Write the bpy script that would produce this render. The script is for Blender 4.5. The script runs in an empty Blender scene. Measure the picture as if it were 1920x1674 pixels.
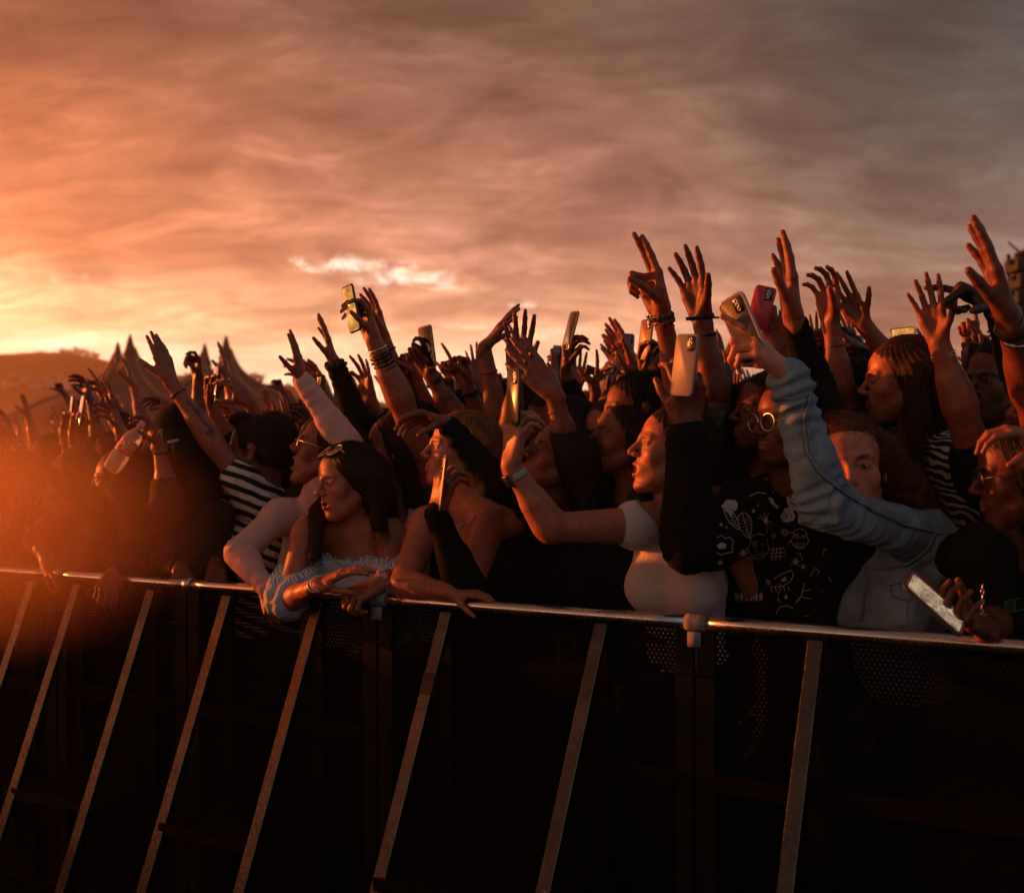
import bpy, math, random
import numpy as np
from mathutils import Vector, Matrix

# ------------------------------------------------------------------ camera, sky, sun, exposure
SC = bpy.context.scene
COL = SC.collection
R = math.radians
F_PX, CX, HY, CAMZ = 2059.0, 960.0, 850.0, 1.58       # focal length in photo pixels, centre, horizon row, eye height

cam_d = bpy.data.cameras.new('camera')
cam = bpy.data.objects.new('camera', cam_d)
COL.objects.link(cam)
cam.location = (0, 0, CAMZ)
cam.rotation_euler = (R(90), 0, 0)
cam_d.sensor_width = 36.0
cam_d.lens = F_PX / 1920.0 * 36.0
cam_d.shift_y = (HY - 837.0) / 1920.0
cam_d.clip_start, cam_d.clip_end = 0.05, 3000
cam_d.dof.use_dof = True
cam_d.dof.focus_distance = 3.1
cam_d.dof.aperture_fstop = 3.2
SC.camera = cam

SUN_AZ = (-0.930, 0.367)
GLOW_AZ = (-0.925, 0.38)          # middle of the glow in the cloud deck
SUN_EL = R(6)
sun_d = bpy.data.lights.new('sun', 'SUN')
sun_d.energy = 5.0
sun_d.angle = R(0.8)
sun_d.color = (1.0, 0.20, 0.030)
sun = bpy.data.objects.new('sun', sun_d)
COL.objects.link(sun)
sv = Vector((SUN_AZ[0] * math.cos(SUN_EL), SUN_AZ[1] * math.cos(SUN_EL), math.sin(SUN_EL)))
sun.rotation_euler = sv.to_track_quat('Z', 'Y').to_euler()

SC.view_settings.view_transform = 'Standard'
SC.view_settings.look = 'None'
SC.view_settings.exposure = 0.9
SC.view_settings.gamma = 1
SC.cycles.use_denoising = True
SC.cycles.max_bounces = 6
SC.cycles.transparent_max_bounces = 16
SC.cycles.volume_bounces = 1
SC.cycles.volume_step_rate = 4


class NT:
    """small wrapper to write node trees tersely"""
    def __init__(self, tree):
        self.t = tree
        self.t.nodes.clear()

    def n(self, typ, **kw):
        nd = self.t.nodes.new(typ)
        for k, v in kw.items():
            if k.startswith('i_'):
                key = k[2:]
                key = int(key) if key.isdigit() else key.replace('_', ' ')
                if isinstance(v, bpy.types.NodeSocket):
                    self.t.links.new(v, nd.inputs[key])
                else:
                    nd.inputs[key].default_value = v
            else:
                setattr(nd, k, v)
        return nd

    def put(self, v, sock):
        if isinstance(v, bpy.types.NodeSocket):
            self.t.links.new(v, sock)
        elif v is not None:
            sock.default_value = v

    def m(self, op, a, b=None, c=None, clamp=False):
        nd = self.t.nodes.new('ShaderNodeMath')
        nd.operation = op
        nd.use_clamp = clamp
        for i, v in enumerate((a, b, c)):
            self.put(v, nd.inputs[i])
        return nd.outputs[0]

    def vm(self, op, a, b=None):
        nd = self.t.nodes.new('ShaderNodeVectorMath')
        nd.operation = op
        self.put(a, nd.inputs[0])
        if b is not None:
            self.put(b, nd.inputs[1])
        return nd.outputs['Value'] if op in ('DOT_PRODUCT', 'LENGTH') else nd.outputs[0]

    def mix(self, f, a, b, typ='MIX'):
        nd = self.t.nodes.new('ShaderNodeMix')
        nd.data_type = 'RGBA'
        nd.blend_type = typ
        self.put(f, nd.inputs[0])
        self.put(a, nd.inputs[6])
        self.put(b, nd.inputs[7])
        return nd.outputs[2]

    def ramp(self, f, stops, interp='LINEAR'):
        nd = self.t.nodes.new('ShaderNodeValToRGB')
        cr = nd.color_ramp
        cr.interpolation = interp
        while len(cr.elements) < len(stops):
            cr.elements.new(0.5)
        for e, (p, c) in zip(cr.elements, stops):
            e.position = p
            e.color = (c[0], c[1], c[2], 1)
        self.put(f, nd.inputs[0])
        return nd.outputs[0]

    def rng(self, v, a, b, c=0.0, d=1.0, interp='SMOOTHSTEP'):
        nd = self.t.nodes.new('ShaderNodeMapRange')
        nd.interpolation_type = interp
        self.put(v, nd.inputs[0])
        for i, x in enumerate((a, b, c, d)):
            nd.inputs[i + 1].default_value = x
        return nd.outputs[0]

    def noise(self, vec, scale, detail=6, rough=0.55, dist=0.0):
        nd = self.t.nodes.new('ShaderNodeTexNoise')
        self.put(vec, nd.inputs['Vector'])
        nd.inputs['Scale'].default_value = scale
        nd.inputs['Detail'].default_value = detail
        nd.inputs['Roughness'].default_value = rough
        nd.inputs['Distortion'].default_value = dist
        return nd.outputs[0]


def build_world():
    w = bpy.data.worlds.new('World')
    SC.world = w
    w.use_nodes = True
    T = NT(w.node_tree)
    out = T.n('ShaderNodeOutputWorld')
    d = T.vm('NORMALIZE', T.n('ShaderNodeTexCoord').outputs['Generated'])
    sp = T.n('ShaderNodeSeparateXYZ', i_0=d)
    x, y, z = sp.outputs
    hl = T.m('SQRT', T.m('MAXIMUM', T.m('ADD', T.m('MULTIPLY', x, x), T.m('MULTIPLY', y, y)), 1e-4))
    az = T.m('DIVIDE', T.m('ADD', T.m('MULTIPLY', x, GLOW_AZ[0]), T.m('MULTIPLY', y, GLOW_AZ[1])), hl)
    zz = T.m('MAXIMUM', z, 0.0)
    # colour of the cloud deck against height, towards the sun / ahead / away from it
    L = T.ramp(zz, [(0.0, (1.25, .84, .48)), (.065, (1.28, .94, .60)), (.11, (1.06, .56, .28)), (.17, (.66, .205, .080)),
                    (.26, (.34, .098, .038)), (.36, (.165, .060, .029)), (.6, (.10, .05, .033)), (1, (.045, .035, .03))])
    C = T.ramp(zz, [(0.0, (1.15, .78, .47)), (.065, (1.15, .80, .50)), (.11, (.72, .35, .20)), (.17, (.46, .205, .125)),
                    (.26, (.245, .108, .066)), (.36, (.125, .068, .042)), (.6, (.07, .05, .037)), (1, (.04, .03, .027))])
    G = T.ramp(zz, [(0.0, (.42, .20, .115)), (.065, (.42, .20, .12)), (.11, (.27, .135, .085)), (.17, (.145, .097, .070)),
                    (.26, (.070, .060, .048)), (.36, (.031, .032, .028)), (.6, (.05, .046, .042)), (1, (.04, .036, .033))])
    col = T.mix(T.rng(az, .02, .42), G, C)
    col = T.mix(T.rng(az, .40, .80), col, L)
    # behind the camera: dull grey evening sky
    back = T.ramp(zz, [(0.0, (.085, .082, .080)), (.25, (.155, .155, .165)), (.6, (.122, .127, .140)), (1, (.046, .044, .044))])
    col = T.mix(T.rng(az, .06, -.45), col, back)
    # clouds drawn out along a sheet overhead
    k = T.m('ADD', zz, 0.34)
    px, py = T.m('DIVIDE', x, k), T.m('DIVIDE', y, k)
    pv = T.n('ShaderNodeCombineXYZ', i_0=px, i_1=py, i_2=0.0).outputs[0]
    mp = T.n('ShaderNodeMapping', i_Vector=pv)
    mp.inputs['Rotation'].default_value = (0, 0, R(38))
    mp.inputs['Scale'].default_value = (0.85, 1.35, 1)
    n1 = T.noise(mp.outputs[0], 2.7, 12, .62, .9)
    mp2 = T.n('ShaderNodeMapping', i_Vector=pv)
    mp2.inputs['Rotation'].default_value = (0, 0, R(-12))
    mp2.inputs['Location'].default_value = (3.1, 1.7, 0)
    mp2.inputs['Scale'].default_value = (0.8, 1.6, 1)
    n2 = T.noise(mp2.outputs[0], 6.5, 12, .64, .6)
    cl = T.m('ADD', T.m('MULTIPLY', T.rng(n1, .34, .67), .52), T.m('MULTIPLY', T.rng(n2, .34, .68), .48))
    shade = T.m('ADD', .52, T.m('MULTIPLY', cl, .96))
    shade = T.m('ADD', T.m('MULTIPLY', T.m('SUBTRACT', shade, 1.0), T.rng(zz, .0, .12)), 1.0)
    colc = T.mix(1.0, col, T.n('ShaderNodeCombineXYZ', i_0=shade, i_1=shade, i_2=shade).outputs[0], 'MULTIPLY')
    # thinner places let a paler light through
    thin = T.m('MULTIPLY', T.rng(n2, .53, .70), T.rng(n1, .40, .62))
    pale = T.mix(1.0, colc, (1.45, 1.62, 1.75, 1), 'MULTIPLY')
    colc = T.mix(T.m('MULTIPLY', thin, .62), colc, pale)
    # low streaks of light above the horizon
    sv_ = T.n('ShaderNodeCombineXYZ', i_0=T.m('MULTIPLY', px, .35), i_1=T.m('MULTIPLY', zz, 34.0), i_2=0.0).outputs[0]
    n3 = T.noise(sv_, 1.3, 5, .55, .4)
    st = T.m('MULTIPLY', T.m('MULTIPLY', T.rng(n3, .48, .72), T.rng(zz, .17, .085)), T.rng(az, .05, .5))
    colc = T.mix(T.m('MULTIPLY', st, .55), colc, (1.0, .72, .47, 1))
    # one bright break in the deck, and smaller ones near it
    q = T.m('DIVIDE', x, T.m('MAXIMUM', y, .05))
    e = T.m('DIVIDE', z, T.m('MAXIMUM', y, .05))
    hv = T.n('ShaderNodeCombineXYZ', i_0=q, i_1=T.m('MULTIPLY', e, 2.1), i_2=0.0).outputs[0]
    n4 = T.noise(hv, 15.0, 10, .70, 1.0)
    def gap(qx, ez, sx, sz):
        a = T.m('DIVIDE', T.m('SUBTRACT', q, qx), sx)
        b = T.m('DIVIDE', T.m('SUBTRACT', e, ez), sz)
        return T.m('POWER', 2.718, T.m('MULTIPLY', T.m('ADD', T.m('MULTIPLY', a, a), T.m('MULTIPLY', b, b)), -1.0))
    gq = T.m('MAXIMUM', T.m('MAXIMUM', gap(-.150, .172, .075, .015), T.m('MULTIPLY', gap(-.105, .160, .062, .016), 1.0)),
             T.m('MAXIMUM', T.m('MULTIPLY', gap(-.40, .160, .05, .010), .60), T.m('MULTIPLY', gap(.01, .135, .05, .010), .60)))
    gq = T.m('MAXIMUM', gq, T.m('MULTIPLY', gap(-.06, .150, .055, .011), .82))
    gm = T.rng(T.m('ADD', gq, T.m('MULTIPLY', T.m('SUBTRACT', n4, .5), 2.6)), .58, 1.15)
    gm = T.m('MULTIPLY', gm, T.rng(y, .2, .5))
    colc = T.mix(T.m('MULTIPLY', gm, .93), colc, (1.02, .86, .66, 1))
    sky = T.n('ShaderNodeTexSky')
    sky.sky_type = 'NISHITA'
    sky.sun_disc = False
    sky.sun_elevation = SUN_EL
    sky.sun_rotation = math.atan2(SUN_AZ[0], SUN_AZ[1])
    b1 = T.n('ShaderNodeBackground', i_Color=sky.outputs[0], i_Strength=0.004)
    b2 = T.n('ShaderNodeBackground', i_Color=colc, i_Strength=0.86)
    ad = T.n('ShaderNodeAddShader', i_0=b1.outputs[0], i_1=b2.outputs[0])
    T.t.links.new(ad.outputs[0], out.inputs[0])


build_world()
# ------------------------------------------------------------------ geometry kit
def P(px, py, Y):
    return np.array(((px - CX) / F_PX * Y, Y, CAMZ + (HY - py) / F_PX * Y))

def V3(*a):
    return np.array(a, dtype=float)

def nrm(v):
    v = np.asarray(v, float)
    return v / (np.linalg.norm(v) + 1e-12)

def rail_y(px):
    return 3.037 / (1 + .531 * (px - CX) / F_PX)

RAIL_Z = 1.15
PIT = nrm((-.469, -.883, 0))        # out of the barrier, into the pit
ALONG = nrm((.883, -.469, 0))       # along the barrier, to the right
UP = V3(0, 0, 1)


def make_mesh(name, verts, faces, mats, mi=None, smooth=True, col=None):
    """faces: array (n,4) with -1 in the last column for triangles, or a list of tuples"""
    me = bpy.data.meshes.new(name)
    verts = np.asarray(verts, np.float32)
    if isinstance(faces, np.ndarray) and (faces.shape[1] == 3 or (faces[:, 3] >= 0).all()):
        n, kk = faces.shape
        me.vertices.add(len(verts)); me.vertices.foreach_set('co', verts.ravel())
        me.loops.add(n * kk); me.loops.foreach_set('vertex_index', faces.astype(np.int32).ravel())
        me.polygons.add(n); me.polygons.foreach_set('loop_start', np.arange(0, n * kk, kk, dtype=np.int32))
        if mi is not None:
            me.polygons.foreach_set('material_index', np.asarray(mi, np.int32))
        me.polygons.foreach_set('use_smooth', np.full(n, smooth))
        me.update(calc_edges=True)
    else:
        me.from_pydata([tuple(v) for v in verts], [], [tuple(int(i) for i in f if i >= 0) for f in faces])
        if mi is not None:
            me.polygons.foreach_set('material_index', np.asarray(mi, np.int32))
        me.polygons.foreach_set('use_smooth', np.full(len(me.polygons), smooth))
        me.update()
    for m in (mats if isinstance(mats, (list, tuple)) else [mats]):
        me.materials.append(m)
    if col is not None:
        at = me.color_attributes.new('Col', 'FLOAT_COLOR', 'POINT')
        c4 = np.ones((len(verts), 4), np.float32); c4[:, :3] = col
        at.data.foreach_set('color', c4.ravel())
    return me


class MB:
    """gathers tubes, boxes, sheets into one mesh"""
    def __init__(self):
        self.v, self.f, self.m, self.n = [], [], [], 0

    def add(self, v, f, mi=0):
        v = np.asarray(v, float)
        self.v.append(v)
        self.f += [tuple(i + self.n for i in q) for q in f]
        self.m += [mi] * len(f)
        self.n += len(v)

    def tube(self, pts, r, seg=8, closed=False, mi=0, flat=None, caps=True):
        pts = [np.asarray(p, float) for p in pts]
        n = len(pts)
        rs = r if hasattr(r, '__len__') else [r] * n
        vs, prev = [], None
        for i in range(n):
            if closed:
                t = pts[(i + 1) % n] - pts[i - 1]
            else:
                t = pts[min(i + 1, n - 1)] - pts[max(i - 1, 0)]
            t = nrm(t)
            if prev is None:
                a = np.cross(t, V3(0, 0, 1) if abs(t[2]) < .9 else V3(1, 0, 0))
            else:
                a = prev - t * (prev @ t)
            a = nrm(a); prev = a
            b = np.cross(t, a)
            if flat is not None:          # (normal, thickness factor)
                nn = nrm(flat[0] - t * (np.dot(flat[0], t)))
                b = nrm(np.cross(t, nn)); a = nn * flat[1]
            for k in range(seg):
                an = 2 * math.pi * k / seg
                vs.append(pts[i] + rs[i] * (math.cos(an) * a + math.sin(an) * b))
        fs = []
        for i in range(n if closed else n - 1):
            j = (i + 1) % n
            for k in range(seg):
                l = (k + 1) % seg
                fs.append((i * seg + k, i * seg + l, j * seg + l, j * seg + k))
        if caps and not closed:
            fs.append(tuple(range(seg))[::-1]); fs.append(tuple((n - 1) * seg + k for k in range(seg)))
        self.add(vs, fs, mi)

    def ring(self, c, nx, ny, r, tr, seg=20, ts=6, mi=0):
        c = np.asarray(c, float); rx, ry = r if hasattr(r, '__len__') else (r, r)
        self.tube([c + rx * math.cos(2 * math.pi * i / seg) * nx + ry * math.sin(2 * math.pi * i / seg) * ny for i in range(seg)],
                  tr, ts, True, mi)

    def box(self, c, ax, ay, az, hx, hy, hz, bev=0.0, mi=0):
        c = np.asarray(c, float); ax, ay, az = map(nrm, (ax, ay, az))
        if bev <= 0:
            q = [(sx, sy, sz) for sx in (-1, 1) for sy in (-1, 1) for sz in (-1, 1)]
            v = [c + ax * hx * a + ay * hy * b + az * hz * d for a, b, d in q]
            self.add(v, [(0, 1, 3, 2), (4, 6, 7, 5), (0, 4, 5, 1), (2, 3, 7, 6), (0, 2, 6, 4), (1, 5, 7, 3)], mi)
            return
        # rounded outline in ax/ay, bevelled along az
        o = []
        for (sx, sy, a0) in ((1, 1, 0), (-1, 1, 90), (-1, -1, 180), (1, -1, 270)):
            for k in range(5):
                a = R(a0 + k * 22.5)
                o.append((sx * (hx - bev) + bev * math.cos(a), sy * (hy - bev) + bev * math.sin(a)))
        e = min(hz * .6, bev * .4)
        v, n = [], len(o)
        for (zz, ins) in ((-hz, e), (-hz + e, 0), (hz - e, 0), (hz, e)):
            for (x, y) in o:
                fx, fy = (hx - ins) / hx, (hy - ins) / hy
                v.append(c + ax * x * fx + ay * y * fy + az * zz)
        f = [tuple(range(n))[::-1], tuple(3 * n + k for k in range(n))]
        for i in range(3):
            for k in range(n):
                l = (k + 1) % n
                f.append((i * n + k, i * n + l, (i + 1) * n + l, (i + 1) * n + k))
        self.add(v, f, mi)

    def sheet(self, g, mi=0):
        g = np.asarray(g, float); a, b = g.shape[:2]
        self.add(g.reshape(-1, 3), [(i * b + j, i * b + j + 1, (i + 1) * b + j + 1, (i + 1) * b + j)
                                    for i in range(a - 1) for j in range(b - 1)], mi)

    def build(self, name, mats, parent=None, base=None, smooth=True):
        v = np.concatenate(self.v) if self.v else np.zeros((0, 3))
        base = origin_of(parent) if base is None else np.asarray(base, float)
        me = make_mesh(name, v - base, self.f, mats, self.m, smooth)
        return link(name, me, parent, base)


def origin_of(o):
    if o is None:
        return np.zeros(3)
    p = np.array(o.location, float)
    return p + origin_of(o.parent)


def link(name, me, parent, base):
    o = bpy.data.objects.new(name, me)
    COL.objects.link(o)
    if parent is None:
        o.location = base
    else:
        o.parent = parent
        o.location = base - origin_of(parent)
    return o


def tag(o, label, cat, group=None, kind=None):
    o['label'] = label; o['category'] = cat
    if group: o['group'] = group
    if kind: o['kind'] = kind
    return o


def struct(o):
    o['kind'] = 'structure'
    return o


# ------------------------------------------------------------------ signed distance modelling
class Field:
    def __init__(self):
        self.p = []
        self.R, self.T, self.s = np.eye(3), np.zeros(3), 1.0

    def frame(self, Rm=None, T=None, s=1.0):
        self.R = np.eye(3) if Rm is None else np.asarray(Rm, float)
        self.T = np.zeros(3) if T is None else np.asarray(T, float)
        self.s = s
        return self

    def w(self, p):
        return self.T + self.s * (self.R @ np.asarray(p, float))

    def cap(self, a, b, ra, rb=None, k=.01, n=None, f=1.0, op='u'):
        rb = ra if rb is None else rb
        a, b = self.w(a), self.w(b)
        ra, rb, k = ra * self.s, rb * self.s, k * self.s
        if n is not None:
            n = nrm(self.R @ np.asarray(n, float))
        m = max(ra, rb)
        self.p.append(('cap', a, b, ra, rb, n, f, op, k, np.minimum(a, b) - m, np.maximum(a, b) + m))
        return self

    def ell(self, c, r, k=.01, rot=None, op='u'):
        c = self.w(c); r = np.asarray(r, float) * self.s
        M = self.R if rot is None else self.R @ rot
        e = np.sqrt(((M * r) ** 2).sum(1))
        self.p.append(('ell', c, M, r, None, None, None, op, k * self.s, c - e, c + e))
        return self

    def plane(self, pt, n, k=.005):          # keeps the side the normal points away from
        self.p.append(('pl', self.w(pt), nrm(self.R @ np.asarray(n, float)), None, None, None, None, 'i', k * self.s, None, None))
        return self

    def extend(self, other, grow=0.0):
        for q in other.p:
            q = list(q)
            if q[0] == 'cap':
                q[3] += grow; q[4] += grow
            elif q[0] == 'ell':
                q[3] = q[3] + grow
            if q[9] is not None:
                q[9] = q[9] - grow; q[10] = q[10] + grow
            self.p.append(tuple(q))
        return self

    def bounds(self):
        lo = np.min([q[9] for q in self.p if q[7] == 'u'], 0); hi = np.max([q[10] for q in self.p if q[7] == 'u'], 0)
        return lo, hi

    def grid(self, lo, hi, h):
        lo = np.asarray(lo, float)
        n = np.maximum(np.ceil((np.asarray(hi, float) - lo) / h).astype(int) + 1, 2)
        V = np.full(n, .05, np.float32)
        ax = [(lo[i] + h * np.arange(n[i])).astype(np.float32) for i in range(3)]
        for (ty, A, B, C, D, N, f, op, k, plo, phi) in self.p:
            if plo is not None:
                m = k + 2.5 * h
                i0 = np.maximum(np.floor((plo - m - lo) / h).astype(int), 0)
                i1 = np.minimum(np.ceil((phi + m - lo) / h).astype(int) + 1, n)
                if (i1 <= i0).any():
                    continue
            else:
                i0, i1 = np.zeros(3, int), n
            sl = tuple(slice(a, b) for a, b in zip(i0, i1))
            x = ax[0][sl[0]][:, None, None]; y = ax[1][sl[1]][None, :, None]; z = ax[2][sl[2]][None, None, :]
            if ty == 'cap':
                ab = B - A
                X, Y, Z = x - np.float32(A[0]), y - np.float32(A[1]), z - np.float32(A[2])
                if N is not None and f != 1.0:
                    q = (X * np.float32(N[0]) + Y * np.float32(N[1]) + Z * np.float32(N[2])) * np.float32(1 / f - 1)
                    X, Y, Z = X + q * np.float32(N[0]), Y + q * np.float32(N[1]), Z + q * np.float32(N[2])
                    ab = ab + N * (ab @ N) * (1 / f - 1)
                L = float(ab @ ab)
                if L < 1e-9:
                    d = np.sqrt(X * X + Y * Y + Z * Z) - np.float32(C)
                else:
                    t = np.clip((X * np.float32(ab[0] / L) + Y * np.float32(ab[1] / L) + Z * np.float32(ab[2] / L)), 0, 1)
                    d = np.sqrt((X - t * np.float32(ab[0])) ** 2 + (Y - t * np.float32(ab[1])) ** 2 + (Z - t * np.float32(ab[2])) ** 2) - (np.float32(C) + t * np.float32(D - C))
                if N is not None and f < 1:
                    d = d * np.float32(f ** .5)
            elif ty == 'ell':
                X, Y, Z = x - np.float32(A[0]), y - np.float32(A[1]), z - np.float32(A[2])
                u = [(X * np.float32(B[0, i]) + Y * np.float32(B[1, i]) + Z * np.float32(B[2, i])) / np.float32(C[i]) for i in range(3)]
                k0 = np.sqrt(u[0] ** 2 + u[1] ** 2 + u[2] ** 2)
                k1 = np.sqrt((u[0] / np.float32(C[0])) ** 2 + (u[1] / np.float32(C[1])) ** 2 + (u[2] / np.float32(C[2])) ** 2) + np.float32(1e-6)
                d = k0 * (k0 - 1) / k1
            else:
                d = (x - np.float32(A[0])) * np.float32(B[0]) + (y - np.float32(A[1])) * np.float32(B[1]) + (z - np.float32(A[2])) * np.float32(B[2])
            v = V[sl]
            k = np.float32(max(k, 1e-5))
            if op == 'u':
                hh = np.maximum(k - np.abs(v - d), 0) / k
                V[sl] = np.minimum(v, d) - hh * hh * k * np.float32(.25)
            else:
                if op == 's':
                    d = -d
                hh = np.maximum(k - np.abs(v - d), 0) / k
                V[sl] = np.maximum(v, d) + hh * hh * k * np.float32(.25)
        return V, lo

    def mesh(self, lo, hi, h):
        V, lo = self.grid(lo, hi, h)
        return nets(V, lo, h)


def nets(V, lo, h):
    """naive surface nets: smooth quads round the zero level"""
    s = V < 0
    c = np.zeros(np.array(s.shape) - 1, np.uint8)
    for i in (0, 1):
        for j in (0, 1):
            for k in (0, 1):
                c += s[i:s.shape[0] - 1 + i, j:s.shape[1] - 1 + j, k:s.shape[2] - 1 + k]
    I, J, K = np.nonzero((c > 0) & (c < 8))
    n = len(I)
    if n == 0:
        return np.zeros((0, 3)), np.zeros((0, 4), int)
    idx = np.full(c.shape, -1, np.int32); idx[I, J, K] = np.arange(n)
    cv = {(i, j, k): V[I + i, J + j, K + k] for i in (0, 1) for j in (0, 1) for k in (0, 1)}
    acc = np.zeros((n, 3)); cnt = np.zeros(n)
    for a in cv:
        for d in range(3):
            if a[d] == 0:
                b = list(a); b[d] = 1; b = tuple(b)
                va, vb = cv[a], cv[b]
                x = (va < 0) != (vb < 0)
                t = np.where(x, va / np.where(x, va - vb, 1), 0)
                p = np.array(a, float)[None, :].repeat(n, 0); p[:, d] += t
                acc += p * x[:, None]; cnt += x
    vs = lo + h * (np.stack([I, J, K], 1) + acc / cnt[:, None])
    F = []
    for d in range(3):
        e, g = [(1, 2), (2, 0), (0, 1)][d]
        s0 = [slice(None)] * 3; s1 = [slice(None)] * 3
        s0[d] = slice(0, -1); s1[d] = slice(1, None)
        for q in (e, g):
            s0[q] = slice(1, -1); s1[q] = slice(1, -1)
        A, B = s[tuple(s0)], s[tuple(s1)]
        E = np.nonzero(A != B)
        flip = A[E]
        base = [E[0].copy(), E[1].copy(), E[2].copy()]
        base[e] += 1; base[g] += 1
        def at(de, dg):
            q = [b.copy() for b in base]; q[e] -= de; q[g] -= dg
            return idx[q[0], q[1], q[2]]
        q = np.stack([at(1, 1), at(0, 1), at(0, 0), at(1, 0)], 1)
        q[~flip] = q[~flip][:, ::-1]
        F.append(q)
    F = np.concatenate(F)
    F = F[(F >= 0).all(1)]
    return vs, F


def vnormals(v, f):
    a, b, c = v[f[:, 0]], v[f[:, 1]], v[f[:, 2]]
    nf = np.cross(c - a, v[f[:, 3]] - b)
    n = np.zeros_like(v)
    for i in range(4):
        for d in range(3):
            n[:, d] += np.bincount(f[:, i], nf[:, d], len(v))
    return n / (np.linalg.norm(n, axis=1, keepdims=True) + 1e-12)


def compact(v, f):
    u, inv = np.unique(f, return_inverse=True)
    return v[u], inv.reshape(f.shape)


def join(parts):
    vs, fs, n = [], [], 0
    for v, f in parts:
        vs.append(v); fs.append(f + n); n += len(v)
    return np.concatenate(vs), np.concatenate(fs)


def in_box(c, lo, hi):
    return ((c > lo) & (c < hi)).all(1)


def relax(v, f, it=1, w=.5):
    for _ in range(it):
        s = np.zeros_like(v); c = np.zeros(len(v))
        for i in range(4):
            a, b = f[:, i], f[:, (i + 1) % 4]
            for d in range(3):
                s[:, d] += np.bincount(a, v[b, d], len(v)) + np.bincount(b, v[a, d], len(v))
            c += np.bincount(a, minlength=len(v)) + np.bincount(b, minlength=len(v))
        v = v + w * (s / np.maximum(c, 1)[:, None] - v)
    return v


def wob(p, sc, seed=0):
    """cheap smooth noise, about -1..1"""
    r = np.random.RandomState(seed)
    out = np.zeros(len(p))
    q = p * sc
    for i in range(4):
        a = r.normal(size=3); a *= (1.0 + .55 * i) / np.linalg.norm(a)
        b = r.normal(size=3); b *= (.7 + .4 * i) / np.linalg.norm(b)
        out += np.sin(q @ a * 2 + 1.7 * np.sin(q @ b * 1.6 + r.uniform(0, 6)) + r.uniform(0, 6)) / (1 + .35 * i)
    return out / 2.4
# ------------------------------------------------------------------ materials
MAT = {}

def mat(name, base=(.5, .5, .5), rough=.6, metal=0.0, spec=.4, sheen=0.0, fn=None, coat=0.0, bump=None, var=0.0, vs=30):
    m = bpy.data.materials.new(name); m.use_nodes = True
    T = NT(m.node_tree)
    out = T.n('ShaderNodeOutputMaterial')
    b = T.n('ShaderNodeBsdfPrincipled')
    b.inputs['Base Color'].default_value = (*base, 1)
    b.inputs['Roughness'].default_value = rough
    b.inputs['Metallic'].default_value = metal
    b.inputs['Specular IOR Level'].default_value = spec
    b.inputs['Sheen Weight'].default_value = sheen
    b.inputs['Coat Weight'].default_value = coat
    T.t.links.new(b.outputs[0], out.inputs[0])
    oc = T.n('ShaderNodeTexCoord').outputs['Object']
    if var:
        nz = T.noise(oc, vs, 4)
        k = T.rng(nz, .25, .75, 1 - var, 1 + var, 'LINEAR')
        T.t.links.new(T.mix(1.0, (*base, 1), T.n('ShaderNodeCombineXYZ', i_0=k, i_1=k, i_2=k).outputs[0], 'MULTIPLY'), b.inputs['Base Color'])
    if bump:
        bm = T.n('ShaderNodeBump'); bm.inputs['Strength'].default_value = bump[1]; bm.inputs['Distance'].default_value = bump[2] if len(bump) > 2 else .002
        T.t.links.new(T.noise(oc, bump[0], 4), bm.inputs['Height'])
        T.t.links.new(bm.outputs[0], b.inputs['Normal'])
    if fn:
        fn(T, b, oc, out)
    MAT[name] = m
    return m


def _skin(T, b, oc, out):
    at = T.n('ShaderNodeAttribute', attribute_name='Col').outputs['Color']
    nz = T.noise(oc, 55, 5, .6)
    k = T.rng(nz, .3, .7, .80, 1.22, 'LINEAR')
    T.t.links.new(T.mix(1.0, at, T.n('ShaderNodeCombineXYZ', i_0=k, i_1=k, i_2=k).outputs[0], 'MULTIPLY'), b.inputs['Base Color'])
    T.t.links.new(T.rng(T.noise(oc, 28, 4, .6), .3, .7, .32, .62), b.inputs['Roughness'])
    bm = T.n('ShaderNodeBump'); bm.inputs['Strength'].default_value = .5; bm.inputs['Distance'].default_value = .0022
    T.t.links.new(T.m('ADD', T.noise(oc, 190, 5, .65), T.noise(oc, 48, 3, .5)), bm.inputs['Height'])
    T.t.links.new(bm.outputs[0], b.inputs['Normal'])


mat('skin', rough=.48, spec=.35, fn=_skin)
for nm, c in (('hair_black', (.006, .0042, .0036)), ('hair_dark', (.017, .0082, .005)), ('hair_brown', (.040, .015, .006)),
              ('hair_auburn', (.085, .028, .010)), ('hair_blond', (.17, .075, .026))):
    def _hair(T, b, oc, out, c=c):
        nz = T.noise(oc, 42, 4, .6)
        tl = T.n('ShaderNodeBsdfTranslucent', i_Color=(min(1, c[0] * 9 + .05), c[1] * 7 + .018, c[2] * 5 + .006, 1))
        T.t.links.new(T.n('ShaderNodeMixShader', i_0=.13, i_1=b.outputs[0], i_2=tl.outputs[0]).outputs[0], out.inputs[0])
        mp_ = T.n('ShaderNodeMapping', i_Vector=oc); mp_.inputs['Scale'].default_value = (1, 1, .12)
        bm = T.n('ShaderNodeBump'); bm.inputs['Strength'].default_value = .8; bm.inputs['Distance'].default_value = .003
        T.t.links.new(T.noise(mp_.outputs[0], 330, 3, .6), bm.inputs['Height']); T.t.links.new(bm.outputs[0], b.inputs['Normal'])
        T.t.links.new(T.mix(T.rng(nz, .3, .7), (c[0] * .6, c[1] * .6, c[2] * .6, 1), (c[0] * 1.7, c[1] * 1.6, c[2] * 1.5, 1)), b.inputs['Base Color'])
    mat(nm, c, .58, spec=.25, fn=_hair)
mat('cloth_black', (.0075, .0065, .0065), .92, spec=.15, bump=(380, .5, .001), var=.3, vs=40)
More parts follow.
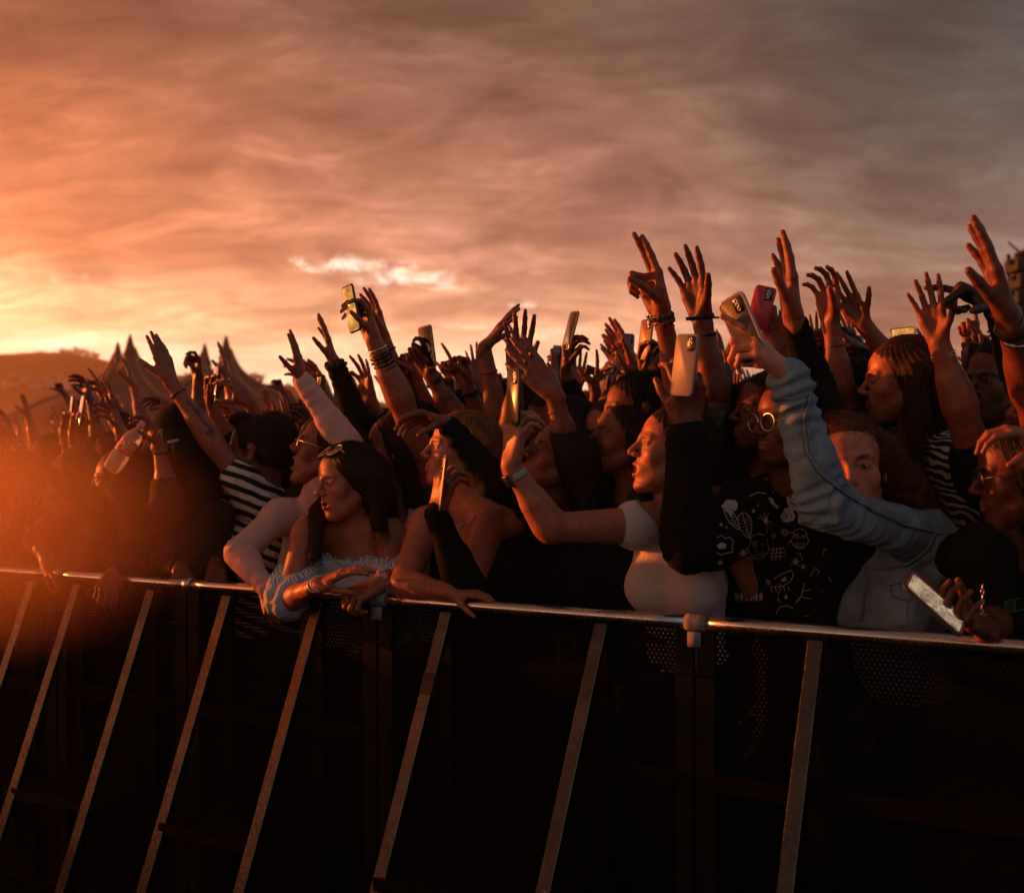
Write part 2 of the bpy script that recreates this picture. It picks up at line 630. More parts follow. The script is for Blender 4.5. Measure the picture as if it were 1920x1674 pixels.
mat('cloth_coal', (.020, .017, .016), .9, spec=.2, bump=(300, .5, .001), var=.3, vs=40)
mat('cloth_brown', (.035, .018, .011), .9, spec=.2, bump=(300, .5, .001), var=.3)
mat('cloth_grey', (.10, .09, .085), .9, spec=.2, bump=(300, .5, .001), var=.2)
mat('cloth_red', (.38, .05, .045), .85, spec=.2, bump=(300, .4, .001), var=.15)
mat('cloth_pink', (.58, .36, .30), .85, spec=.2, bump=(300, .4, .001), var=.08)
mat('cloth_white', (.62, .57, .54), .85, spec=.2, bump=(420, .5, .001), var=.06)
mat('knit_white', (.58, .50, .475), .9, spec=.15, sheen=.2, bump=(420, .9, .002), var=.09, vs=120)
mat('cloth_navy', (.012, .014, .022), .9, spec=.2, bump=(300, .5, .001), var=.3)


def _stripe(freq, a, c, axis, duty=.5, warp=.010, ws=9):
    def fn(T, b, oc, out):
        nz = T.n('ShaderNodeTexNoise', i_Vector=oc, i_Scale=float(ws)).outputs[1]
        p = T.vm('ADD', oc, T.vm('SCALE', T.vm('SUBTRACT', nz, (.5, .5, .5))))
        p.node.inputs[1].links[0].from_node.inputs['Scale'].default_value = warp * 2
        s = T.m('FRACT', T.m('MULTIPLY', T.vm('DOT_PRODUCT', p, tuple(axis)), float(freq)))
        t = T.m('MULTIPLY', T.rng(s, duty - .06, duty + .06), T.rng(s, 1.0, .94))
        T.t.links.new(T.mix(t, (*a, 1), (*c, 1)), b.inputs['Base Color'])
        bm = T.n('ShaderNodeBump'); bm.inputs['Strength'].default_value = .4; bm.inputs['Distance'].default_value = .001
        T.t.links.new(T.noise(oc, 380, 3), bm.inputs['Height']); T.t.links.new(bm.outputs[0], b.inputs['Normal'])
    return fn


mat('stripe_bold', rough=.85, spec=.2, fn=_stripe(27, (.012, .011, .011), (.55, .49, .46), (.35, .15, .92), .46))
mat('stripe_tall', rough=.85, spec=.2, fn=_stripe(30, (.012, .011, .011), (.55, .49, .46), (.92, -.38, .12), .5))
mat('stripe_fine', rough=.85, spec=.2, fn=_stripe(165, (.60, .62, .64), (.20, .27, .35), (.45, -.35, .82), .55, .020, 7))


def _zebra(T, b, oc, out):
    nz = T.n('ShaderNodeTexNoise', i_Vector=oc, i_Scale=11.0, i_Detail=2.0).outputs[1]
    d = T.vm('SCALE', T.vm('SUBTRACT', nz, (.5, .5, .5))); d.node.inputs['Scale'].default_value = .085
    p = T.vm('ADD', oc, d)
    s = T.m('SINE', T.m('MULTIPLY', T.vm('DOT_PRODUCT', p, (.42, .2, .9)), 300.0))
    s = T.m('ADD', s, T.m('MULTIPLY', T.m('SUBTRACT', T.noise(oc, 26, 2), .5), 2.2))
    T.t.links.new(T.mix(T.rng(s, -.05, .25), (.010, .008, .008, 1), (.52, .46, .43, 1)), b.inputs['Base Color'])


mat('zebra', rough=.7, spec=.3, fn=_zebra)


def _denim(c):
    def fn(T, b, oc, out):
        n1 = T.noise(oc, 9, 5, .6); n2 = T.noise(oc, 240, 3, .7)
        w = T.n('ShaderNodeTexWave', i_Vector=oc, i_Scale=210.0, i_Distortion=1.5, bands_direction='DIAGONAL').outputs['Color']
        k = T.m('ADD', T.m('ADD', T.m('MULTIPLY', n1, .75), T.m('MULTIPLY', n2, .55)), T.m('MULTIPLY', w, .16))
        T.t.links.new(T.ramp(k, [(.35, tuple(x * .55 for x in c)), (.62, c), (.95, tuple(min(1, x * 1.8) for x in c))]), b.inputs['Base Color'])
        bm = T.n('ShaderNodeBump'); bm.inputs['Strength'].default_value = .5; bm.inputs['Distance'].default_value = .0012
        T.t.links.new(T.m('ADD', w, n2), bm.inputs['Height']); T.t.links.new(bm.outputs[0], b.inputs['Normal'])
    return fn


mat('denim', rough=.9, spec=.15, fn=_denim((.145, .200, .250)))
mat('denim_dark', rough=.9, spec=.15, fn=_denim((.02, .024, .034)))
mat('stitch', (.20, .185, .17), .8)
mat('seam_groove', (.045, .058, .070), .9)
mat('print_white', (.44, .41, .39), .85, spec=.15)


def _lace(T, b, oc, out):
    v = T.n('ShaderNodeTexVoronoi', i_Vector=oc, i_Scale=70.0).outputs['Distance']
    T.t.links.new(T.mix(T.rng(v, .2, .5), (.45, .36, .30, 1), (.10, .07, .055, 1)), b.inputs['Base Color'])


mat('lace', rough=.9, spec=.2, fn=_lace)
mat('metal', (.62, .57, .52), .32, 1.0)
mat('metal_dark', (.10, .085, .07), .35, .9)
mat('metal_gold', (.80, .52, .25), .3, 1.0)
mat('metal_silver', (.72, .69, .66), .28, 1.0)
mat('strap_grey', (.34, .32, .31), .6)
mat('dark', (.010, .009, .009), .7)
mat('beads', (.55, .47, .43), .35, spec=.5)
mat('scrunchie', (.05, .028, .022), .9, bump=(120, .6, .004))
def _lens(a):
    def fn(T, b, oc, out):
        b.inputs['Alpha'].default_value = a
    return fn


mat('lens', (.20, .12, .09), .04, spec=1.0, coat=.6, fn=_lens(.30))
mat('lens_grey', (.05, .05, .05), .06, spec=.9, coat=.8, fn=_lens(.85))
mat('lens_clear', (.10, .09, .09), .04, spec=1.0, coat=.3, fn=_lens(.16))
mat('phone_black', (.012, .011, .011), .28, spec=.6)
mat('phone_silver', (.22, .19, .18), .5, 0.0)
mat('phone_gold', (.34, .21, .12), .35, .5)
mat('phone_red', (.42, .03, .05), .35, coat=.4)
mat('case_orange', (.62, .17, .10), .5)
mat('case_clear', (.30, .26, .24), .2, spec=.7)
mat('screen_off', (.014, .011, .010), .06, spec=.7, coat=.5)


def _screen(c, st, sc=26):
    def fn(T, b, oc, out):
        n = T.noise(oc, sc, 4, .6, 1.2)
        cc = T.ramp(n, [(.3, tuple(x * .16 for x in c)), (.48, tuple(x * .55 for x in c)), (.62, c), (.8, tuple(min(1, x * 1.25) for x in c))])
        T.t.links.new(cc, b.inputs['Emission Color']); b.inputs['Emission Strength'].default_value = st
        b.inputs['Base Color'].default_value = (.01, .01, .01, 1)
    return fn


mat('screen_photo', rough=.1, fn=_screen((.58, .42, .26), .50, 40))
mat('screen_warm', rough=.1, fn=_screen((1, .72, .40), 1.0))


def _alu(T, b, oc, out):
    n = T.noise(oc, 7, 6, .65); n2 = T.noise(oc, 130, 3, .7)
    T.t.links.new(T.rng(T.m('ADD', T.m('MULTIPLY', n, .7), T.m('MULTIPLY', n2, .3)), .35, .65, .14, .36), b.inputs['Roughness'])
    T.t.links.new(T.mix(T.rng(n, .3, .75), (.78, .74, .70, 1), (.50, .46, .42, 1)), b.inputs['Base Color'])
    bm = T.n('ShaderNodeBump'); bm.inputs['Strength'].default_value = .15; bm.inputs['Distance'].default_value = .001
    T.t.links.new(n2, bm.inputs['Height']); T.t.links.new(bm.outputs[0], b.inputs['Normal'])


mat('aluminium', metal=1.0, fn=_alu)


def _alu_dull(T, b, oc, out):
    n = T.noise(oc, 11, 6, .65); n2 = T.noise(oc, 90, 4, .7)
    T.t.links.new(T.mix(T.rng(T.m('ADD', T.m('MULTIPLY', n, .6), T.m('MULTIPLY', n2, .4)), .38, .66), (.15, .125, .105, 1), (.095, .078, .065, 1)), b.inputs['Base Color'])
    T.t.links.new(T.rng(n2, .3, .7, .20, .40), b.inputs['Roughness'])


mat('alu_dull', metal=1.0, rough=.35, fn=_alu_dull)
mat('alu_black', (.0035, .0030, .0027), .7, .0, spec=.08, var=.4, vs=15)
mat('tape', (.25, .23, .215), .8, bump=(60, .8, .003), var=.15)
mat('tape_black', (.015, .013, .012), .8, bump=(60, .6, .002))


def _perf(T, b, oc, out):
    u = T.vm('DOT_PRODUCT', oc, tuple(ALONG)); v = T.n('ShaderNodeSeparateXYZ', i_0=oc).outputs[2]
    pitch = .0125
    def lat(du, dv):
        a = T.m('SUBTRACT', T.m('FRACT', T.m('ADD', T.m('DIVIDE', u, pitch), du)), .5)
        c = T.m('MULTIPLY', T.m('SUBTRACT', T.m('FRACT', T.m('ADD', T.m('DIVIDE', v, pitch * 1.732), dv)), .5), 1.732)
        return T.m('ADD', T.m('MULTIPLY', a, a), T.m('MULTIPLY', c, c))
    d = T.m('MINIMUM', lat(0.0, 0.0), lat(.5, .5))
    hole = T.m('LESS_THAN', d, .085)
    tr = T.n('ShaderNodeBsdfTransparent')
    mx = T.n('ShaderNodeMixShader', i_0=hole, i_1=b.outputs[0], i_2=tr.outputs[0])
    T.t.links.new(mx.outputs[0], out.inputs[0])


mat('perforated', (.0040, .0033, .0030), .7, 0.0, spec=.08, fn=_perf)


def _ground(T, b, oc, out):
    n = T.noise(oc, .8, 8, .65); n2 = T.noise(oc, 14, 6, .7)
    T.t.links.new(T.ramp(T.m('ADD', T.m('MULTIPLY', n, .5), T.m('MULTIPLY', n2, .5)), [(.35, (.004, .0032, .0025)), (.6, (.011, .009, .007)), (.8, (.022, .018, .013))]), b.inputs['Base Color'])
    bm = T.n('ShaderNodeBump'); bm.inputs['Strength'].default_value = .8; bm.inputs['Distance'].default_value = .03
    T.t.links.new(n2, bm.inputs['Height']); T.t.links.new(bm.outputs[0], b.inputs['Normal'])


mat('earth', rough=.95, spec=.1, fn=_ground)
mat('hill', (.05, .045, .022), .95, spec=.1, var=.5, vs=.06)
mat('leaves', (.04, .035, .016), .9, spec=.1, var=.5, vs=.3)
mat('house', (.34, .27, .22), .9, var=.2, vs=.05)
mat('house_roof', (.20, .09, .05), .9)
mat('tent', (.17, .085, .055), .85, spec=.1, var=.12, vs=.2)
mat('tent_band', (.24, .14, .09), .85, spec=.1)
mat('speaker', (.010, .010, .010), .7)
mat('bottle_label', (.62, .05, .12), .6, fn=lambda T, b, oc, out: T.t.links.new(
    T.ramp(T.noise(oc, 70, 2, .5, .8), [(.42, (.62, .03, .10)), (.5, (.75, .25, .03)), (.6, (.70, .45, .30))]), b.inputs['Base Color']))


def _plastic(T, b, oc, out):
    b.inputs['Transmission Weight'].default_value = .74
    b.inputs['IOR'].default_value = 1.2
    bm = T.n('ShaderNodeBump'); bm.inputs['Strength'].default_value = .9; bm.inputs['Distance'].default_value = .004
    T.t.links.new(T.noise(oc, 130, 3), bm.inputs['Height']); T.t.links.new(bm.outputs[0], b.inputs['Normal'])


mat('clear_plastic', (.97, .78, .55), .06, spec=.8, fn=_plastic)  # warm tint put into the clear plastic for the orange light on it
mat('drink', (.020, .008, .004), .1, spec=.5)


def _cup(T, b, oc, out):
    b.inputs['Transmission Weight'].default_value = .95; b.inputs['IOR'].default_value = 1.1


mat('cup_clear', (.8, .78, .75), .08, spec=.8, fn=_cup)
mat('print_green', (.10, .16, .06), .8)
mat('screen_amber', rough=.1, fn=_screen((.85, .36, .08), .75, 18))
mat('screen_mirror', (.85, .78, .70), .10, .9)
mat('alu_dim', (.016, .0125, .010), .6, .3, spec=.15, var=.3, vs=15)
mat('glint_metal', (.9, .8, .7), .08, .9)
mat('letter', (.075, .062, .055), .9, spec=.05)
mat('case_dark', (.05, .046, .048), .5)
mat('eye_white', (.34, .27, .24), .12, spec=.8, coat=.6)
mat('eye_iris', (.035, .016, .008), .08, spec=.8, coat=.8)
# ------------------------------------------------------------------ the place
def build_setting():
    rs = np.random.RandomState(4)
    # ground: one sheet, finer near the pit
    mb = MB()
    xs = np.concatenate([np.linspace(-465, -40, 9), np.linspace(-30, 30, 61), np.linspace(40, 465, 9)])
    ys = np.concatenate([np.linspace(-75, -20, 5), np.linspace(-12, 40, 53), np.linspace(60, 765, 10)])
    g = np.zeros((len(xs), len(ys), 3)); g[..., 0] = xs[:, None]; g[..., 1] = ys[None]
    g[..., 2] = np.where((np.abs(g[..., 0]) < 30) & (g[..., 1] < 40), .012 * np.sin(g[..., 0] * 3.1) * np.sin(g[..., 1] * 2.3), 0) - .02
    mb.sheet(g.transpose(1, 0, 2)[:, :, :])
    struct(mb.build('ground', MAT['earth'], None, (0, 0, 0)))

    # hills on the left, built where they stand (about 400 m off) with real depth
    def ridge(name, prof, Y, depth, seed):
        m = MB()
        n = 240; k = 26
        px = np.linspace(prof[0][0], prof[-1][0], n)
        top = np.interp(px, [a for a, b in prof], [b for a, b in prof])
        r = np.random.RandomState(seed)
        jit = np.convolve(r.normal(size=n + 8), np.ones(5) / 5, 'same')[4:-4] * 1.4
        gg = np.zeros((n, k, 3))
        for i in range(n):
            zt = (HY - (top[i] + jit[i])) / F_PX * Y + CAMZ
            X = (px[i] - CX) / F_PX * Y
            for j in range(k):
                u = j / (k - 1)
                pr = math.sin(math.pi * min(u * 1.05, 1)) ** .8 if u < .5 else math.sin(math.pi * u) ** .8
                gg[i, j] = (X, Y + (u - .5) * depth * (1 + .1 * math.sin(i * .2)), -1 + (zt + 1) * pr)
        m.sheet(gg.transpose(1, 0, 2))
        return struct(m.build(name, MAT['hill'], None, (0, 0, 0)))
    ridge('hill', [(-820, 760), (-500, 715), (-260, 690), (0, 682), (60, 672), (105, 667), (150, 666), (190, 674), (250, 692), (330, 704),
                   (420, 716), (480, 720), (560, 728), (700, 752), (900, 790), (1100, 815)], 420, 260, 2)
    ridge('distant_hill', [(-200, 760), (150, 735), (300, 722), (450, 716), (560, 726), (800, 770), (1200, 790), (1700, 770), (1830, 750),
                           (1920, 735), (2200, 725), (2350, 760)], 600, 250, 5)

    # two circus tents, each with a pair of king poles
    def tent(label, peaks, Y, drop, wide):
        base = V3((peaks[0][0] + peaks[1][0]) / 2, 0, 0)
        wp = [(P(px, py, Y + dy), dy) for px, py, dy in peaks]
        c = np.mean([w for w, d in wp], 0); c[2] = 0
        m = MB(); n, k = 72, 30
        zmax = np.mean([w[2] for w, d in wp])
        # skin: heights follow the sum of the pole cusps
        def hz(x, y):
            z = 0
            for w, d in wp:
                r = math.hypot(x - w[0], y - w[1])
                z = max(z, w[2] - 1.75 * (1 - math.exp(-r / .42)) - .45 * r)
            return z
        gg = np.zeros((k, n, 3))
        for i in range(k):
            u = (i / (k - 1)) ** 1.8
            for j in range(n):
                a = 2 * math.pi * j / (n - 1)
                # blend from the ridge line between the poles to the oval eave
                s = math.cos(a)
                t = (s + 1) / 2
                ra = wp[0][0] + (wp[1][0] - wp[0][0]) * t
                ex = c + wide * V3(math.cos(a) * 1.15, math.sin(a), 0)
                p = ra * (1 - u) * V3(1, 1, 0) + ex * u
                gg[i, j] = (p[0], p[1], hz(p[0], p[1]))
        m.sheet(gg)
        o = m.build('circus_tent', MAT['tent'], None, c)
        tag(o, label, 'tent', 'circus tents beyond the crowd')
        for w, d in wp:
            cm = MB()
            cm.tube([w - UP * 1.1, w - UP * .6, w - UP * .2, w + UP * .12], [.42, .24, .15, .05], 12)
            cm.build('pole_cap', MAT['tent'], o)
        wl = MB()
        ring = [c + wide * V3(math.cos(a) * 1.15, math.sin(a), 0) for a in np.linspace(0, 6.283, 49)]
        wl.sheet(np.array([[p + UP * 0 for p in ring], [V3(p[0], p[1], hz(p[0], p[1]) + .01) for p in ring]]))
        wl.build('side_wall', MAT['tent_band'], o)
        bd = MB()
        for j in range(0, n - 1, 6):
            bd.tube([V3(*(gg[i, j] + UP * .06)) for i in range(3, k)], .16, 4)
        bd.build('seam_band', MAT['tent_band'], o)
    tent('tall twin peaked circus tent with the higher peak on its right, behind the bottle', [(221, 645, 2), (244, 631, -2)], 62, 0, 11)
    tent('twin peaked circus tent standing behind the phone beside the tattooed arm', [(384, 648, 2), (424, 634, -2)], 60, 0, 9.5)

    # loudspeaker array on its tower at the right edge
    e = bpy.data.objects.new('speaker_tower', None); COL.objects.link(e)
    Yt = 26.0
    b = P(1952, 850, Yt); b[2] = 0; e.location = b
    tag(e, 'dark hanging stack of loudspeakers on a tower at the right edge', 'speaker tower')
    m = MB()
    for s in (-.9, .9):
        for q in (-.5, .5):
            m.tube([b + V3(s + .9, q + 1.2, 0), b + V3(s + .9, q + 1.2, 6.6)], .05, 8)
    for z in np.arange(.3, 6.5, .6):
        for s in (-.9, .9):
            m.tube([b + V3(s + .9, .7, z), b + V3(s + .9, 1.7, z + .6)], .025, 6)
        m.tube([b + V3(0, .7, z), b + V3(1.8, .7, z + .6)], .025, 6)
    m.build('tower_frame', MAT['alu_black'], e)
    z, a = P(0, 483, Yt)[2], 0.0
    for i in range(9):
        cb = MB(); zc = z - .19 - i * .37
        xo = -.10 + .015 * i * i * .2 + (.05 if i % 2 else 0)
        cb.box(b + V3(xo, 0, zc), (1, 0, a), (-a, 0, 1), (0, 1, 0), .62, .165, .35, .03)
        for sx in (-1, 1):
            cb.box(b + V3(xo + sx * .66, -.1, zc + .06), (1, 0, 0), (0, 0, 1), (0, 1, 0), .07, .05, .08)
        cb.build('speaker_cabinet', MAT['speaker'], e)
        a += .035
    m = MB(); m.box(b + V3(0, 0, z + .09), (1, 0, 0), (0, 0, 1), (0, 1, 0), .5, .06, .3); m.build('rigging_frame', MAT['alu_black'], e)

    # houses and trees on the hill
    hz_ = [(30, 716, .9), (44, 712, .8), (58, 719, 1), (75, 714, .8), (90, 722, .9), (108, 716, 1), (124, 724, .9), (20, 728, 1), (140, 720, .8), (66, 730, .9), (155, 728, .9)]
    for i, (px, py, s) in enumerate(hz_):
        Y = 292.0                                   # walk up the slope until the hill meets this line of sight
        while Y < 415:
            b = P(px, py + 4, Y)
            zt = (HY - 668) / F_PX * 420 + CAMZ
            if -1 + (zt + 1) * math.sin(math.pi * ((Y - 420) / 260 + .5)) ** .8 > b[2]:
                break
            Y += 1.0
        # on the slope of the hill: stand it on a terrace that reaches the ground
        w, h = 4.2 * s, 2.8 * s
        m = MB(); m.box(b + UP * (h / 2 - 1), (1, .2, 0), (0, 0, 1), (-.2, 1, 0), w / 2, h / 2 + 1, w * .4)
        o = m.build('hillside_house', MAT['house'], None, V3(b[0], b[1], b[2] - 2))
        tag(o, 'small pale house blurred on the hazy hillside', 'house', 'houses on the hillside')
        r = MB(); q = [b + UP * h + V3(sx * w * .56, sy * w * .45, 0) for sx in (-1, 1) for sy in (-1, 1)]
        t = [b + UP * (h + 1.3 * s) + V3(sx * w * .5, 0, 0) for sx in (-1, 1)]
        r.add(q + t, [(0, 2, 5, 4), (1, 4, 5, 3), (0, 4, 1), (2, 3, 5), (0, 1, 3, 2)])
        r.build('roof', MAT['house_roof'], o, smooth=False)
    tr = [(72, 668, 7), (83, 667, 6), (118, 664, 8), (128, 665, 7), (140, 664, 9), (152, 664, 8), (165, 668, 7), (178, 670, 7), (100, 666, 6),
          (466, 716, 8), (478, 712, 9), (490, 714, 8), (520, 722, 6), (540, 726, 6), (350, 706, 6), (560, 726, 7)]
    for i, (px, py, hgt) in enumerate(tr):
        Y = 420.0; hgt *= .38
        b = P(px, py + 5, Y)
        m = MB()
        v, f = [], []
        for q in range(150):
            d = rs.normal(size=3) * V3(.30, .30, .26) * hgt
            c = b + UP * hgt * .62 + d
            a1, a2 = nrm(rs.normal(size=3)), nrm(rs.normal(size=3))
            s = rs.uniform(.3, .8) * hgt / 5
            f.append(tuple(range(len(v), len(v) + 4))); v += [c - a1 * s, c - a2 * s, c + a1 * s, c + a2 * s]
        m.add(v, f)
        tk = MB(); tk.tube([b - UP * 3, b + UP * hgt * .4, b + UP * hgt * .8], [.35, .25, .08], 6)
        o = tk.build('ridge_tree', MAT['leaves'], None, V3(b[0], b[1], b[2] - 3))
        m.build('crown', MAT['leaves'], o, smooth=False)
        tag(o, 'small dark tree standing on the skyline of the hazy hill', 'tree', 'trees on the hill skyline')


def rail_pt(px, z=RAIL_Z):
    Y = rail_y(px)
    return V3((px - CX) / F_PX * Y, Y, z)


def build_barrier():
    units = [(-470, -180, (-400, -250), 'outermost'), (-180, 112, (-110, 68), 'l'), (112, 355, (152, 290), 'm'), (355, 712, (432, 602), 'n'),
             (712, 1305, (842, 1132), 'o'), (1305, 2230, (1532, 2060), 'p')]
    lab = ['aluminium crowd barrier section beyond the left edge of the crowd front', 'crowd barrier section at the far left, washed in orange glow',
           'crowd barrier section with hands gripping its rail, left of the pale sleeve',
           'crowd barrier section that the woman in the striped blouse leans on',
           'crowd barrier section in the middle with a black tape patch on one strut',
           'nearest crowd barrier section at the right below the denim jacket']
    T_AT = lambda px: float(np.interp(px, [150, 430, 602, 842, 1132], [.46, .50, .53, .59, .68]))
    for i, (a, b, st, _) in enumerate(units):
        A, B = rail_pt(a), rail_pt(b)
        base = (A + B) / 2 * V3(1, 1, 0)
        e = bpy.data.objects.new('crowd_barrier', None); COL.objects.link(e); e.location = base
        tag(e, lab[i], 'barrier', 'crowd barriers along the pit')
        m = MB()
        m.tube([A + ALONG * .003 + (B - A) * u * .997 for u in np.linspace(0, 1, 9)], .0192, 18)
        m.build('top_rail', MAT['aluminium'], e)
        m = MB()                                  # folded perforated sheet on the crowd side of the posts
        bk = -PIT
        pa, pb = A + bk * .012 + ALONG * .03, B + bk * .012 - ALONG * .03
        m.sheet(np.array([[pa + UP * (z - RAIL_Z), pb + UP * (z - RAIL_Z)] for z in (1.128, .9, .5, .06)]))
        m.build('panel', MAT['perforated'], e, smooth=False)
        m = MB()
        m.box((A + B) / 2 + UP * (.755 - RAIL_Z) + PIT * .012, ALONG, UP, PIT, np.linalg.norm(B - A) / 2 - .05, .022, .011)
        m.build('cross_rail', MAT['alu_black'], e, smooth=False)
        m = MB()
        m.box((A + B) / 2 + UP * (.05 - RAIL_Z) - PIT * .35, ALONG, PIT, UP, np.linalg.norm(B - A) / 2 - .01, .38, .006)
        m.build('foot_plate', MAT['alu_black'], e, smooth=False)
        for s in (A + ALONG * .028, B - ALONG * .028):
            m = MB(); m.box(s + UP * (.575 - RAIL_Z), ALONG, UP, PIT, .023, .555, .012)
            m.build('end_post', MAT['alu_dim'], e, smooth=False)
        sp = []
        for px in st:
            t = rail_pt(px); f = t + PIT * T_AT(px) - UP * RAIL_Z
            m = MB(); d = nrm(f - t); w = ALONG; n = np.cross(d, w)
            m.box((t + f) / 2 + d * .012, w, d, n, .0180, np.linalg.norm(f - t) / 2 - .012, .009, .004)
            so = m.build('strut', MAT['alu_dull'], e, smooth=False)
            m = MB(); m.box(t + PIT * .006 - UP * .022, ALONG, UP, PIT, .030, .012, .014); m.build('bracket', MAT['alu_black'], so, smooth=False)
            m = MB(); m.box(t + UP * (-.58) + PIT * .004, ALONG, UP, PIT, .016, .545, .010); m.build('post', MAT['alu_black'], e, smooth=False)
            sp.append((t, d))
            if px == 842:
                m = MB(); m.box(t + d * .235, w, d, n, .0190, .030, .0102); m.build('tape_patch', MAT['tape_black'], so, smooth=False)
            if px == 1132:
                m = MB()
                for q in range(14):
                    m.box(t + d * (.70 + .006 * q + .02 * rng.rand()) + w * rng.uniform(-.012, .012), nrm(w + .5 * d), d, n, .006, .0006, .0096)
                m.build('scratches', MAT['metal_silver'], so, smooth=False)
        # step plate carried between struts and posts
        zs = .475; (t0, d0), (t1, d1) = sp
        k0 = (RAIL_Z - zs) / -d0[2]
        f0, f1 = t0 + d0 * k0, t1 + d1 * k0
        b0, b1 = V3(t0[0], t0[1], zs) + PIT * .02, V3(t1[0], t1[1], zs) + PIT * .02
        m = MB()
        c = (f0 + f1 + b0 + b1) / 4
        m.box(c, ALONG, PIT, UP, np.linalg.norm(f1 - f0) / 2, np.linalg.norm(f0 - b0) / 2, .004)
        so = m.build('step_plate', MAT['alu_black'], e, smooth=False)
        m = MB(); m.box((f0 + f1) / 2 - UP * .006, ALONG, PIT, UP, np.linalg.norm(f1 - f0) / 2, .006, .016); m.build('step_edge', MAT['alu_dull'], so, smooth=False)
        if i == 4:                                # big letters on a cloth behind the holes of the panel
            for txt, tx, ty, sz in (('P', 1052, 1262, .115), ('I', 1128, 1272, .115), ('C', 1205, 1280, .13), ('E', 1165, 1352, .10)):
                cu = bpy.data.curves.new('letter', 'FONT'); cu.body = txt; cu.size = sz * 1.35; cu.extrude = .0005; cu.align_x = 'CENTER'
                to = bpy.data.objects.new('letter', cu); COL.objects.link(to)
                tm = bpy.data.meshes.new_from_object(to.evaluated_get(bpy.context.evaluated_depsgraph_get()))
                bpy.data.objects.remove(to); bpy.data.curves.remove(cu)
                tm.materials.clear(); tm.materials.append(MAT['letter'])
                Yl = rail_y(tx); lp = V3((tx - CX) / F_PX * Yl, Yl, CAMZ + (HY - ty) / F_PX * Yl) + bk * .022
                lo_ = bpy.data.objects.new('letter', tm); COL.objects.link(lo_); lo_.parent = e
                lo_.location = Vector(lp - base); lo_.rotation_euler = (R(90), 0, math.atan2(ALONG[1], ALONG[0]))
        # joint to the next section: bolt handle, and white tape where it is taped
        m = MB(); q = B + UP * -.125 + PIT * .022
        m.tube([q - ALONG * .062, q + ALONG * .055], .0048, 8); m.tube([q - ALONG * .062, q - ALONG * .085], .0030, 6)
        m.tube([q + ALONG * .048, q + ALONG * .048 - UP * .018], .0048, 8)
        m.build('locking_bolt', MAT['alu_dim'], e)
        m = MB()
        if b in (712, 1305):
            m.tube([B - ALONG * .026, B - ALONG * .012, B + ALONG * .012, B + ALONG * .028], [.0212, .0218, .0214, .021], 18)
            m.box(B - UP * .040 + PIT * .014, ALONG, UP, PIT, .017, .019, .005)
            m.build('tape', MAT['tape'], e)
        else:
            m.tube([B - ALONG * .012, B + ALONG * .012], [.0235, .0235], 18)
            m.build('clamp', MAT['metal'], e)


rng = np.random.RandomState(7)


def build_stage():
    # unseen draped front of the stage behind the camera, built to shade the pit
    e = V3(0, 3.037, 0) + PIT * 3.25
    m = MB(); n = 160
    g = []
    for z in (0, .7, 1.38):
        g.append([e + ALONG * (u * 16 - 9) + UP * z + PIT * (.03 * math.sin(u * 260) * (1 - z * .4)) for u in np.linspace(0, 1, n)])
    m.sheet(np.array(g))
    o = m.build('stage_front', MAT['cloth_black'], None, e)
    tag(o, 'unseen black draped front of the stage along the far side of the pit', 'stage')
    m = MB(); m.box(e + ALONG * -1 + UP * 1.42 + PIT * 2.0, ALONG, PIT, UP, 8, 2.03, .04); m.build('deck', MAT['alu_black'], o)


def volume_mat(name, col, dens, g, fall=None):
    m = bpy.data.materials.new(name); m.use_nodes = True
    T = NT(m.node_tree)
    out = T.n('ShaderNodeOutputMaterial')
    v = T.n('ShaderNodeVolumePrincipled')
    v.inputs['Color'].default_value = (*col, 1); v.inputs['Density'].default_value = dens; v.inputs['Anisotropy'].default_value = g
    if fall:
        fall(T, v, dens)
    T.t.links.new(v.outputs[0], out.inputs['Volume'])
    return m


def build_air():
    m = MB(); m.box(V3(0, 345, 24), (1, 0, 0), (0, 1, 0), (0, 0, 1), 470, 425, 27)
    o = m.build('haze', volume_mat('haze', (.95, .70, .46), .00085, .6), None, (0, 0, 0), smooth=False)
    o['kind'] = 'stuff'
    # orange tinted volume added at the left, standing in for the lens flare
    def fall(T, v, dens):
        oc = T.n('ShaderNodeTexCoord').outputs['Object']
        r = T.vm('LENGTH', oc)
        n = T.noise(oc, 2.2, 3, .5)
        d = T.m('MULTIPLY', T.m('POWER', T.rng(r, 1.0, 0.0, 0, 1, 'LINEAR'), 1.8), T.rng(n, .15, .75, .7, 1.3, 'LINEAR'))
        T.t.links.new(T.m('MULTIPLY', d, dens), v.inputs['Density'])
    F = Field(); F.ell((0, 0, 0), (1, 1, 1)); v, f = F.mesh((-1.2,) * 3, (1.2,) * 3, .2)
    o = link('flare_glow', make_mesh('flare_glow', v, f, volume_mat('flare_glow', (1.0, .58, .27), 4.0, .5, fall)), None, np.zeros(3))
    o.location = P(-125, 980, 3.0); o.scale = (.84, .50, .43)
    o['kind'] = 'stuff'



# ------------------------------------------------------------------ people
def face_frame(yaw, pitch=0, roll=0):
    """yaw 0 looks at the camera, 90 looks to the left of the photo; columns are own right, forward, up"""
    y, p, r = R(yaw), R(pitch), R(roll)
    f = V3(-math.sin(y) * math.cos(p), -math.cos(y) * math.cos(p), math.sin(p))
    x = nrm(np.cross(f, UP)); u = np.cross(x, f)
    x2 = math.cos(r) * x + math.sin(r) * u
    u2 = -math.sin(r) * x + math.cos(r) * u
    return np.stack([x2, f, u2], 1)


